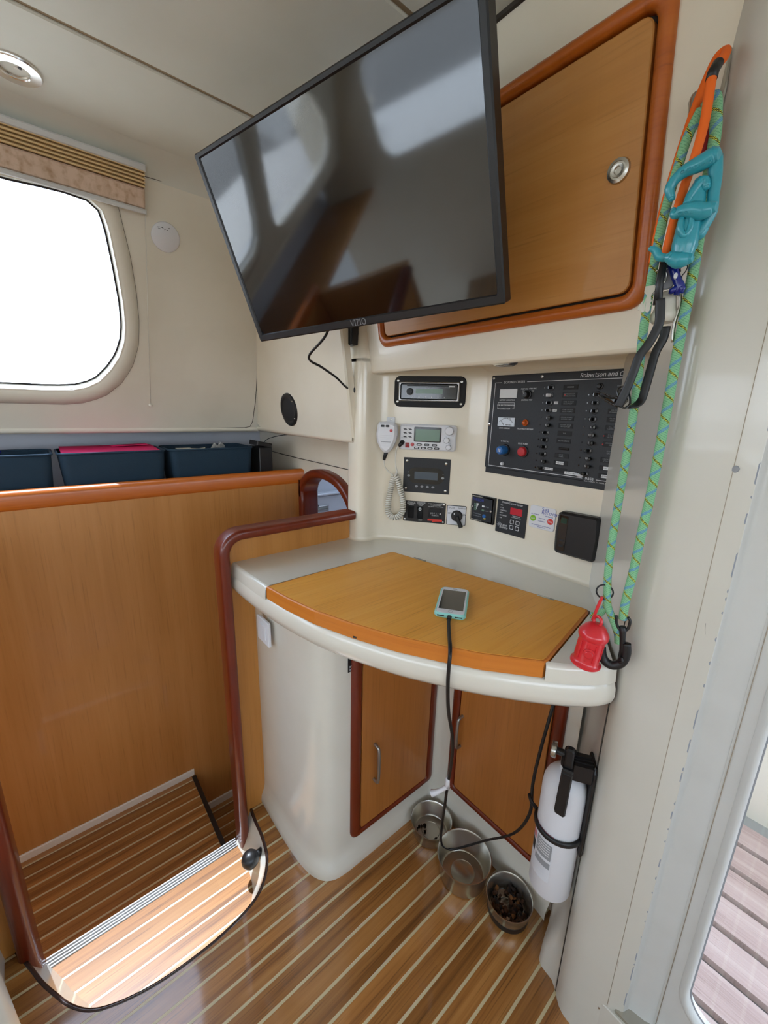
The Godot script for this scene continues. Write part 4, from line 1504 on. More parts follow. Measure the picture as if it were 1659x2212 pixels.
	words(st, "START", FL, -0.187, 1.117, 0.0052, 0.0042)
	words(st, "STOP", FL, -0.187, 1.061, 0.0052, 0.0042)
	words(st, "CAUTION: Disconnecting battery", FL, -0.133, 1.126, 0.0052, 0.0028)
	words(st, "with engine running can", FL, -0.133, 1.121, 0.0052, 0.0028)
	words(st, "cause damage. See your manual.", FL, -0.133, 1.116, 0.0052, 0.0028)
	obj("lettering", st, M.print_white, o, "", false)
	for q in [[-0.103, 1.126], [-0.103, 1.06], [-0.245, 1.061]]:
		screw(o, FL, q[0], q[1], 0.005, 0.004)

	# rotary source switch
	o = thing("rotary_switch", "white square source switch with a black rotary knob", "switch", FL * Vector3(-0.057, 1.053, 0))
	st = new_st()
	plate(st, rrect(-0.057, 1.0895, 0.069, 0.073, 0.004), FL, 0.0, 0.004, 0.001)
	obj("bezel", st, M.black, o)
	st = new_st()
	plate(st, rrect(-0.057, 1.0895, 0.065, 0.069, 0.003), FL, 0.004, 0.0055, 0.0005)
	obj("face", st, M.plastic_white, o)
	st = new_st()
	lathe(st, [[0.0, 0.012], [0.017, 0.0115], [0.0195, 0.009], [0.0205, 0.0], [0.0, 0.0]], FL * Transform3D(Basis(), Vector3(-0.055, 1.089, 0.0055)), 28)
	var kk = obj("knob", st, M.black, o)
	st = new_st()
	box(st, FL * Transform3D(Basis(Vector3(0, 0, 1), -1.16), Vector3(-0.046, 1.071, 0.019)), Vector3(0.046, 0.0145, 0.012), 0.003)
	obj("lever", st, M.black, kk)
	st = new_st()
	plate(st, rrect(-0.064, 1.0985, 0.003, 0.007, 0), FL, 0.0175, 0.018)
	obj("pointer_mark", st, M.print_white, kk)
	st = new_st()
	words(st, "SHORE", FL, -0.075, 1.117, 0.0056, 0.0056)
	words(st, "INVERTER", FL, -0.0375, 1.117, 0.0056, 0.0050)
	words(st, "OFF", FL, -0.081, 1.097, 0.0056, 0.0056)
	words(st, "GEN", FL, -0.031, 1.094, 0.0056, 0.0056)
	obj("lettering", st, M.black, o, "", false)

	power_panel()
	lower_row()

func power_panel():
	var o = thing("switchboard", "large black breaker panel with white outlines, meters and rows of switches", "panel", Vector3(1.155, 1.26, -0.63))
	var st := new_st()
	plate(st, rrect(-0.63, 1.422, 0.412, 0.294, 0.002), FR, 0.0, 0.006, 0.0012)
	obj("plate", st, M.panel_black, o)
	st = new_st()
	plate(st, rrect(-0.627, 1.266, 0.412, 0.018, 0.001), FR, 0.0, 0.004, 0.0008)
	obj("lower_strip", st, M.panel_black, o)
	# printed outline
	st = new_st()
	for r in [[-0.822, 1.5455, -0.797, 1.547], [-0.708, 1.5455, -0.425, 1.547], [-0.822, 1.2815, -0.8205, 1.547], [-0.822, 1.2815, -0.505, 1.283], [-0.468, 1.2815, -0.425, 1.283]]:
		plate(st, rrect((r[0] + r[2]) / 2, (r[1] + r[3]) / 2, r[2] - r[0], r[3] - r[1], 0), FR, 0.006, 0.0063)
	for r in [[-0.805, 1.4845, -0.744, 1.4855], [-0.805, 1.466, -0.804, 1.4855], [-0.745, 1.466, -0.744, 1.4855], [-0.805, 1.466, -0.797, 1.467], [-0.752, 1.466, -0.744, 1.467]]:
		plate(st, rrect((r[0] + r[2]) / 2, (r[1] + r[3]) / 2, r[2] - r[0], r[3] - r[1], 0), FR, 0.006, 0.0063)
	obj("printed_lines", st, M.print_white, o)
	st = new_st()
	words(st, "Robertson and Caine", FR, -0.481, 1.557, 0.0062, 0.0105, false, 0.12)
	words(st, "DC POWER CENTER", FR, -0.7525, 1.5465, 0.0062, 0.0062)
	words(st, "BATTERY CONDITION", FR, -0.772, 1.493, 0.0062, 0.0042)
	words(st, "LOW BATTERY WARNING", FR, -0.7745, 1.4775, 0.0062, 0.0042)
	words(st, "CHARGE NOW", FR, -0.776, 1.4665, 0.0062, 0.0042)
	words(st, "LOAD CURRENT", FR, -0.772, 1.406, 0.0062, 0.0042)
	words(st, "BATTERY TEST", FR, -0.703, 1.493, 0.0062, 0.0042)
	words(st, "PORT ENG", FR, -0.714, 1.5255, 0.0062, 0.0038)
	words(st, "STBD ENG", FR, -0.687, 1.526, 0.0062, 0.0038)
	words(st, "OFF", FR, -0.717, 1.5195, 0.0062, 0.0038)
	words(st, "HSE", FR, -0.686, 1.5195, 0.0062, 0.0038)
	words(st, "FRESH WATER PUMP", FR, -0.699, 1.407, 0.0062, 0.0044)
	words(st, "12 VOLT DC", FR, -0.766, 1.365, 0.0062, 0.0042)
	words(st, "BILGE PUMP", FR, -0.700, 1.362, 0.0062, 0.0044)
	words(st, "bass", FR, -0.486, 1.2835, 0.0062, 0.0085)
	words(st, "Bass Products, Inc. Salem, MA, USA", FR, -0.462, 1.2755, 0.0062, 0.0034)
	obj("lettering", st, M.print_white, o, "", false)
	# small legends
	st = new_st()
	var one := ["FREEZER", "REFRIGERATOR/REFRIGERATION", "FORE TO ENGT/BILGE PUMP 1", "PUMP UP OUT/BILGE PUMP 2", "GREASE DOUBLE/SHOWER PUMP", "GROUPE DOUX/WATER PUMP", "VHF", "INSTRUMENTS", "", "SPARE 1/SPARE 2", "", ""]
	var two := ["PANEL", "", "", "FEU DE MAT/STEAMING LIGHT", "FEU DE PONT/DECK LIGHT", "ECL. CABINE/CABIN LIGHTS", "ECL. CARRE/SALON LIGHT", "VENTILATEURS/FANS", "DIVERS/RADIO", "SOLENOID GAZ/LP GAS VALVE", "", ""]
	for i in 12:
		var y := 1.5275 - i * 0.0211
		for c in 2:
			var s: String = one[i] if c == 0 else two[i]
			if s == "":
				continue
			var x := -0.572 if c == 0 else -0.443
			var parts := s.split("/")
			for k in parts.size():
				words(st, parts[k], FR, x, y + (0.0026 if parts.size() == 2 else 0.0) - 0.0052 * k, 0.0072, 0.0037 if s.length() < 14 else 0.0033)
	words(st, "DC METER", FR, -0.568, 1.2945, 0.0062, 0.003)
	words(st, "SUPPLY ON", FR, -0.568, 1.290, 0.0062, 0.003)
	obj("legend_lettering", st, M.print_grey, o, "", false)
	for i in 12:
		var y := 1.5275 - i * 0.0211
		for c in 2:
			var x := (-0.6275 if c == 0 else -0.4975)
			if c == 1 and i == 0:
				st = new_st()
				lathe(st, [[0.0, 0.010], [0.005, 0.009], [0.006, 0.003], [0.0085, 0.002], [0.009, 0.0], [0.0, 0.0]], FR * Transform3D(Basis(), Vector3(x + 0.004, y, 0.006)), 18)
				obj("push_breaker", st, M.black, o)
				continue
			# ring, toggle and rating
			var on: bool = (c == 0 and i in [4, 5, 10]) or (c == 1 and i in [5, 6, 7, 9, 10])
			st = new_st()
			lathe(st, [[0.0, 0.001], [0.0072, 0.001], [0.0078, 0.0016], [0.0088, 0.0014], [0.009, 0.0]], FR * Transform3D(Basis(), Vector3(x, y, 0.006)), 20)
			var br = obj("breaker", st, M.black, o)
			st = new_st()
			var white := c == 0 and i == 1
			var lv := 0.5 if on else -0.5
			box(st, FR * Transform3D(Basis(Vector3.UP, lv), Vector3(x + (0.006 if on else -0.004), y, 0.012)), Vector3(0.0075, 0.0085, 0.014), 0.0015)
			obj("toggle", st, M.plastic_white if white else M.black_gloss, br)
			st = new_st()
			words(st, "5" if i % 3 else "10", FR, x + (-0.004 if on else 0.0045), y, 0.0072, 0.0045)
			obj("rating", st, M.print_white, br, "", false)
			if i != 8 and not (c == 1 and i < 3):
				st = new_st()
				plate(st, rrect(-0.572 if c == 0 else -0.443, y, 0.042, 0.0135, 0.0008), FR, 0.006, 0.0068, 0.0003)
				obj("legend_plate", st, M.black_matte, o)
			st = new_st()
			lathe(st, [[0.0, 0.0008], [0.002, 0.0008], [0.0022, 0.0], [0.0, 0.0]], FR * Transform3D(Basis(), Vector3(x - 0.022, y, 0.006)), 10)
			obj("rivet", st, M.black_gloss, o)
	# white stick-on labels
	for q in [[-0.608, 1.4853, 0.012, 0.0075], [-0.6095, 1.464, 0.0125, 0.0075], [-0.5745, 1.3165, 0.023, 0.0085], [-0.606, 1.296, 0.027, 0.007], [-0.536, 1.291, 0.042, 0.008], [-0.4415, 1.3165, 0.023, 0.0085], [-0.4415, 1.2945, 0.028, 0.0085]]:
		st = new_st()
		plate(st, rrect(q[0], q[1], q[2], q[3], 0.0006), FR, 0.0066, 0.0074)
		obj("white_label", st, M.print_white, o)
	st = new_st()
	for q in [[-0.608, 1.4853, "START"], [-0.6095, 1.464, "FWD"], [-0.5745, 1.3165, "SPARE HEAD"], [-0.606, 1.296, "ALWAYS ON"], [-0.540, 1.291, "ALWAYS ON"], [-0.4415, 1.3165, "PORT HEAD"], [-0.4415, 1.2945, "WATERMAKER"]]:
		words(st, q[2], FR, q[0], q[1], 0.0075, 0.0036)
	obj("label_lettering", st, M.black, o, "", false)
	st = new_st(true)
	tube(st, [FR * Vector3(-0.525, 1.291, 0.009), FR * Vector3(-0.513, 1.289, 0.012), FR * Vector3(-0.502, 1.290, 0.009)], 0.004, 8)
	obj("white_toggle", st, M.plastic_white, o)
	for q in [[-0.585, 1.5065], [-0.4645, 1.401], [-0.464, 1.379]]:
		st = new_st()
		lathe(st, [[0.0, 0.0022], [0.0014, 0.0018], [0.0018, 0.0], [0.0, 0.0]], FR * Transform3D(Basis(), Vector3(q[0], q[1], 0.0065)), 10)
		obj("red_indicator", st, M.stop_red, o)
	st = new_st()
	plate(st, rrect(-0.568, 1.358, 0.03, 0.007, 0.001), FR, 0.006, 0.0085, 0.0008)
	obj("blank_slot", st, M.black_gloss, o)
	# meters
	for q in [[-0.769, 1.513, "battery"], [-0.767, 1.426, "load"]]:
		st = new_st()
		plate(st, rrect(q[0], q[1], 0.062, 0.0275, 0.001), FR, 0.006, 0.0085, 0.0008)
		var me = obj("meter", st, M.meter if q[2] == "load" else M.print_white, o)
		if q[2] == "load":
			st = new_st(true)
			var arc := []
			for k in 11:
				var an := deg_to_rad(140 - 10.0 * k)
				arc.append(FR * Vector3(q[0] + 0.030 * cos(an), q[1] - 0.02 + 0.030 * sin(an), 0.0088))
			tube(st, arc, 0.0004, 5)
			for k in 11:
				var an := deg_to_rad(140 - 10.0 * k)
				tube(st, [FR * Vector3(q[0] + 0.030 * cos(an), q[1] - 0.02 + 0.030 * sin(an), 0.0088), FR * Vector3(q[0] + 0.033 * cos(an), q[1] - 0.02 + 0.033 * sin(an), 0.0088)], 0.0004, 5)
			obj("scale", st, M.black, me)
			st = new_st(true)
			tube(st, [FR * Vector3(q[0] - 0.006, q[1] - 0.011, 0.009), FR * Vector3(q[0] - 0.019, q[1] + 0.004, 0.009)], 0.0006, 6)
			obj("needle", st, M.black, me)
			st = new_st()
			words(st, "AMPERES", FR, q[0] + 0.01, q[1] - 0.009, 0.0088, 0.0038)
			words(st, "0  10  20  30", FR, q[0] + 0.003, q[1] + 0.0108, 0.0088, 0.0034)
			obj("meter_print", st, M.black, me, "", false)
	# knobs, lamps, sockets
	st = new_st()
	lathe(st, [[0.0, 0.018], [0.007, 0.0175], [0.009, 0.015], [0.010, 0.004], [0.0135, 0.003], [0.014, 0.0], [0.0, 0.0]], FR * Transform3D(Basis(), Vector3(-0.702, 1.509, 0.006)), 22)
	var kn = obj("selector_knob", st, M.black, o)
	st = new_st()
	box(st, FR * Transform3D(Basis(Vector3(0, 0, 1), -0.8), Vector3(-0.705, 1.512, 0.024)), Vector3(0.008, 0.0012, 0.0008), 0.0002)
	obj("pointer_mark", st, M.print_white, kn)
	st = new_st()
	lathe(st, [[0.0, 0.014], [0.004, 0.0135], [0.0065, 0.011], [0.0075, 0.005], [0.0095, 0.004], [0.010, 0.0], [0.0, 0.0]], FR * Transform3D(Basis(), Vector3(-0.699, 1.426, 0.006)), 22)
	obj("amber_lamp", st, M.amber, o, "amber domed lamp")
	st = new_st()
	lathe(st, [[0.0, 0.012], [0.012, 0.0115], [0.0145, 0.009], [0.016, 0.0], [0.0, 0.0]], FR * Transform3D(Basis(), Vector3(-0.6975, 1.338, 0.006)), 26)
	obj("red_button", st, M.red, o, "large round red button")
	st = new_st()
	lathe(st, [[0.016, 0.0], [0.016, 0.004], [0.0185, 0.004], [0.019, 0.0]], FR * Transform3D(Basis(), Vector3(-0.6975, 1.338, 0.006)), 26)
	obj("button_ring", st, M.black, o)
	st = new_st()
	lathe(st, [[0.0, 0.004], [0.017, 0.004], [0.0185, 0.002], [0.019, 0.0], [0.0, 0.0]], FR * Transform3D(Basis(), Vector3(-0.762, 1.338, 0.006)), 26)
	obj("socket_ring", st, M.black, o)
	st = new_st()
	lathe(st, [[0.0, 0.032], [0.011, 0.032], [0.0135, 0.029], [0.014, 0.004], [0.0, 0.004]], FR * Transform3D(Basis(), Vector3(-0.762, 1.338, 0.006)), 26)
	var us = obj("charger", st, M.blue, o, "blue round charger plug")
	for k in 2:
		st = new_st()
		plate(st, rrect(-0.7655 + k * 0.006, 1.338, 0.0032, 0.011, 0.0006), FR, 0.038, 0.0388)
		var pp = obj("port_frame", st, M.print_white, us)
	st = new_st()
	lathe(st, [[0.0, 0.009], [0.0045, 0.008], [0.0055, 0.0], [0.0, 0.0]], FR * Transform3D(Basis(), Vector3(-0.766, 1.293, 0.006)), 14)
	obj("white_toggle", st, M.plastic_white, o)
	for q in [[-0.832, 1.563], [-0.665, 1.5615], [-0.835, 1.418]]:
		screw(o, FR, q[0] + 0.004, q[1] - 0.002, 0.006, 0.0048)

func lower_row():
	# battery monitor style panel
	var o = thing("small_monitor", "small black monitor panel with green bars and blue lettering", "panel", Vector3(1.155, 1.08, -0.828))
	var st := new_st()
	plate(st, rrect(-0.828, 1.1275, 0.098, 0.093, 0.002), FR, 0.0, 0.012, 0.003)
	obj("body", st, M.black, o)
	st = new_st()
	plate(st, rrect(-0.828, 1.1275, 0.084, 0.080, 0.002), FR, 0.012, 0.0126)
	obj("face", st, M.panel_black, o)
	st = new_st()
	words(st, "EUECOH", FR, -0.845, 1.158, 0.0128, 0.009)
	obj("blue_lettering", st, M.navy_ink, o, "", false)
	for k in 4:
		st = new_st()
		plate(st, rrect(-0.855, 1.142 - k * 0.0065, 0.011, 0.0045, 0.001), FR, 0.0126, 0.0131)
		obj("green_bar", st, M.lcd, o)
	st = new_st()
	plate(st, V2([[-0.851, 1.146], [-0.841, 1.146], [-0.851, 1.121]]), FR, 0.0126, 0.0131)
	obj("wedge_mark", st, M.print_white, o)
	for q in [[-0.822, 1.139, 0.01], [-0.822, 1.125, 0.01]]:
		st = new_st()
		plate(st, rrect(q[0], q[1], q[2], 0.0055, 0.001), FR, 0.0126, 0.0131)
		obj("lamp_window", st, M.print_white if q[1] > 1.13 else M.lcd, o)
	st = new_st()
	words(st, "Charge", FR, -0.806, 1.139, 0.0128, 0.0034)
	words(st, "Inverter", FR, -0.806, 1.125, 0.0128, 0.0034)
	words(st, "Combi Power", FR, -0.845, 1.109, 0.0128, 0.0042)
	words(st, "remote switch", FR, -0.845, 1.101, 0.0128, 0.0038)
	for r in [[-0.865, 1.1485, -0.835, 1.1495], [-0.832, 1.1485, -0.797, 1.1495], [-0.832, 1.1165, -0.797, 1.1175], [-0.865, 1.1165, -0.835, 1.1175], [-0.8325, 1.117, -0.8315, 1.149], [-0.7975, 1.117, -0.7965, 1.149]]:
		plate(st, rrect((r[0] + r[2]) / 2, (r[1] + r[3]) / 2, r[2] - r[0], r[3] - r[1], 0), FR, 0.0126, 0.0129)
	obj("legend", st, M.print_grey, o, "", true)
	st = new_st()
	lathe(st, [[0.0, 0.003], [0.006, 0.0028], [0.007, 0.0], [0.0, 0.0]], FR * Transform3D(Basis(), Vector3(-0.815, 1.105, 0.0126)), 18)
	obj("blue_button", st, M.blue, o)
	st = new_st()
	plate(st, disc(-0.8125, 1.0975, 0.005, 0.003, 14), FR, 0.0126, 0.0134)
	obj("yellow_mark", st, mat("yellow", "d9b21c", 0.5), o)
	for q in [[-0.869, 1.131], [-0.790, 1.127]]:
		screw(o, FR, q[0], q[1], 0.0126, 0.0042)

	# climate control
	o = thing("climate_control", "black climate control plate with red display and four square keys", "panel", Vector3(1.155, 1.063, -0.717))
	st = new_st()
	plate(st, rrect(-0.7165, 1.118, 0.111, 0.111, 0.001), FR, 0.0, 0.004, 0.0008)
	obj("plate", st, M.panel_black, o)
	st = new_st()
	plate(st, rrect(-0.699, 1.1435, 0.043, 0.022, 0.001), FR, 0.004, 0.0048)
	obj("red_display", st, M.red_display, o, "red display window")
	for r in 2:
		for c in 2:
			st = new_st()
			var kx := -0.711 + c * 0.021
			var ky := 1.1075 - r * 0.0185
			ring(st, rrect(kx, ky, 0.0135, 0.0135, 0.002), rrect(kx, ky, 0.0105, 0.0105, 0.0015), FR, 0.0046, 0.0046)
			ring(st, rrect(kx, ky, 0.0135, 0.0135, 0.002), rrect(kx, ky, 0.0135, 0.0135, 0.002), FR, 0.004, 0.0046)
			obj("key", st, M.print_white, o)
	st = new_st()
	words(st, "Climate Control Center", FR, -0.7165, 1.167, 0.0042, 0.0055)
	words(st, "Temperature", FR, -0.698, 1.1285, 0.0042, 0.0034)
	words(st, "set point and function", FR, -0.698, 1.1235, 0.0042, 0.0026)
	var lb := ["FAN", "COOL", "COMPRESS", "HEAT", "AUTOMATIC", "AUX"]
	for k in 6:
		words(st, "- " + lb[k], FR, -0.762, 1.156 - k * 0.0085, 0.0042, 0.0036, true)
	words(st, "Ocean", FR, -0.742, 1.090, 0.0042, 0.0075, false, 0.2)
	words(st, "Breeze", FR, -0.740, 1.082, 0.0042, 0.0075, false, 0.2)
	obj("lettering", st, M.print_white, o, "", false)
	st = new_st()
	for k in 8:
		var an := TAU * k / 8
		plate(st, V2([[-0.759 + 0.002 * sin(an), 1.09 - 0.002 * cos(an)], [-0.759 + 0.010 * cos(an), 1.09 + 0.010 * sin(an)], [-0.759 - 0.002 * sin(an), 1.09 + 0.002 * cos(an)]]), FR, 0.004, 0.0044)
	obj("star_mark", st, M.print_grey, o)

	# watermaker remote
	o = thing("watermaker_remote", "white rounded remote plate with a green and a red round button", "control", Vector3(1.155, 1.107, -0.61))
	st = new_st()
	plate(st, rrect(-0.610, 1.1425, 0.084, 0.071, 0.008), FR, 0.0, 0.003, 0.0008)
	obj("plate", st, M.plastic_white, o)
	for q in [[-0.639, 1.137, "green_button", "start_button"], [-0.582, 1.137, "stop_red", "stop_button"]]:
		st = new_st()
		plate(st, disc(q[0], q[1], 0.0095, 0.0095, 26), FR, 0.003, 0.0038, 0.0003)
		obj(q[3], st, M[q[2]], o)
	st = new_st()
	words(st, "Start", FR, -0.639, 1.137, 0.0040, 0.0045)
	words(st, "Stop", FR, -0.582, 1.137, 0.0040, 0.0052)
	obj("button_lettering", st, M.print_white, o, "", false)
	st = new_st()
	words(st, "Sea", FR, -0.613, 1.170, 0.0032, 0.0105, true)
	words(st, "Recovery", FR, -0.613, 1.161, 0.0032, 0.0105, true)
	words(st, "A/C POWER", FR, -0.634, 1.1505, 0.0032, 0.0036)
	words(st, "SYSTEM ON", FR, -0.588, 1.1505, 0.0032, 0.0036)
	words(st, "Stop Freeze", FR, -0.610, 1.141, 0.0032, 0.003)
	words(st, "Fresh Water", FR, -0.610, 1.132, 0.0032, 0.003)
	words(st, "See operation manual for settings", FR, -0.610, 1.118, 0.0032, 0.003)
	words(st, "Watermakers", FR, -0.610, 1.113, 0.0032, 0.003)
	for r in 2:
		for c in 2:
			plate(st, rrect(-0.6215 + (c - r) * 0.0038, 1.1655 + (c + r - 1) * 0.0038, 0.0042, 0.0042, 0), FR * Transform3D(Basis(), Vector3.ZERO), 0.003, 0.0034)
	obj("blue_print", st, M.navy_ink, o, "", true)

	# black box with a green window
	o = thing("control_box", "thick black rounded control box with a dark green window", "box", Vector3(1.155, 1.055, -0.488))
	st = new_st()
	var bp := V2([[-0.538, 1.182], [-0.441, 1.184], [-0.433, 1.178], [-0.428, 1.12], [-0.431, 1.064], [-0.437, 1.057], [-0.541, 1.057], [-0.548, 1.064], [-0.551, 1.12], [-0.547, 1.176]])
	plate2(st, bp, FR, 0.0, 0.032, 0.006)
	obj("body", st, M.black, o)
	st = new_st()
	plate(st, rrect(-0.5275, 1.12, 0.025, 0.105, 0.002), FR, 0.032, 0.0332, 0.0004)
	obj("side_band", st, M.black_gloss, o)
	st = new_st()
	plate(st, rrect(-0.5265, 1.158, 0.017, 0.016, 0.001), FR, 0.0332, 0.0337)
	obj("green_window", st, mat("green_window", "10392f", 0.15), o)
	for k in 2:
		st = new_st()
		plate(st, rrect(-0.5265, 1.099 - k * 0.016, 0.012, 0.006, 0.001), FR, 0.0332, 0.0338)
		obj("key", st, M.black, o)

# ---------------------------------------------------------------- television
func television():
	var c := Vector3(0.5523, 1.8465, -0.8505)
	var f := Transform3D(Basis(Vector3(0.2590, 0.0271, 0.9655).normalized(), Vector3(-0.378, 0.9229, 0.0755).normalized(), Vector3(-0.889, -0.385, 0.249).normalized()).orthonormalized(), c)
	var o = thing("television", "large black flat television tilted down on a wall arm", "television", c)
	var st := new_st()
	var out := rrect(0, 0.0, 0.732, 0.430, 0.004)
	var inn := rrect(0, 0.0035, 0.700, 0.398, 0.001)
	ring(st, out, out, f, -0.03, 0.0)
	ring(st, out, inset(out, 0.003), f, 0.0, 0.003)
	ring(st, inset(out, 0.003), inset(inn, -0.003), f, 0.003, 0.003)
	ring(st, inset(inn, -0.003), inn, f, 0.003, -0.001)
	obj("bezel", st, M.black, o)
	st = new_st()
	plate(st, inset(inn, -0.001), f, -0.006, -0.0005)
	obj("screen", st, M.tv_screen, o, "glossy black screen mirroring the windows")
	st = new_st()
	plate2(st, rrect(0, 0, 0.726, 0.424, 0.004), f, -0.045, -0.006, 0.01)
	plate2(st, rrect(0, -0.05, 0.50, 0.27, 0.02), f, -0.075, -0.04, 0.012)
	obj("back_shell", st, M.black_matte, o)
	st = new_st()
	words(st, "VIZIO", f, 0.006, -0.2055, 0.0032, 0.0135)
	obj("logo", st, M.print_grey, o, "", false)
	# wall arm on the column
	st = new_st()
	plate2(st, rrect(-1.2125, 1.82, 0.088, 0.26, 0.004), Transform3D(Basis(Vector3(0, 0, 1), Vector3.UP, Vector3(-1, 0, 0)), Vector3(0.858, 0, 0)), 0.0, 0.018, 0.003)
	plate2(st, V2([[-1.238, 1.66], [-1.172, 1.66], [-1.166, 1.74], [-1.245, 1.74]]), Transform3D(Basis(Vector3(0, 0, 1), Vector3.UP, Vector3(-1, 0, 0)), Vector3(0.858, 0, 0)), 0.0, 0.028, 0.003)
	obj("wall_bracket", st, M.black, o)
	st = new_st()
	lathe(st, [[0.0, 0.004], [0.004, 0.004], [0.005, 0.006], [0.010, 0.005], [0.011, 0.0], [0.0, 0.0]], Transform3D(Basis(Vector3(0, 0, 1), Vector3.UP, Vector3(-1, 0, 0)), Vector3(0.83, 1.679, -1.213)), 20)
	obj("bracket_bolt", st, M.steel_dull, o)
	st = new_st()
	tube(st, [Vector3(0.84, 1.84, -1.205), Vector3(0.70, 1.87, -1.0), Vector3(0.625, 1.88, -0.86)], 0.02, 8)
	obj("swing_arm", st, M.black, o)
	# power lead to the grommet on the column
	st = new_st(true)
	tube(st, curve([f * Vector3(-0.10, -0.15, -0.05), f * Vector3(-0.137, -0.225, -0.035), Vector3(0.64, 1.598, -1.12), Vector3(0.70, 1.576, -1.145), Vector3(0.765, 1.552, -1.165), Vector3(0.81, 1.53, -1.185), Vector3(0.845, 1.517, -1.20), Vector3(0.866, 1.512, -1.203)], 6), 0.0036, 8)
	single("power_lead", st, M.black, "black lead hanging from the television to the wall grommet", "cable")
	st = new_st()
	lathe(st, [[0.007, 0.002], [0.009, 0.005], [0.014, 0.0045], [0.017, 0.0], [0.0, 0.0]], Transform3D(Basis(Vector3(0, 0, 1), Vector3.UP, Vector3(-1, 0, 0)), Vector3(0.858, 1.517, -1.203)), 24)
	single("cable_grommet", st, M.black, "round black cable grommet on the cream column", "grommet")

# ---------------------------------------------------------------- pillar, cockpit door
var F4 := Transform3D(Basis(Vector3(-0.8473, 0, 0.5307), Vector3.UP, Vector3(-0.5307, 0, -0.8473)), Vector3(0.968, 0, -0.328))

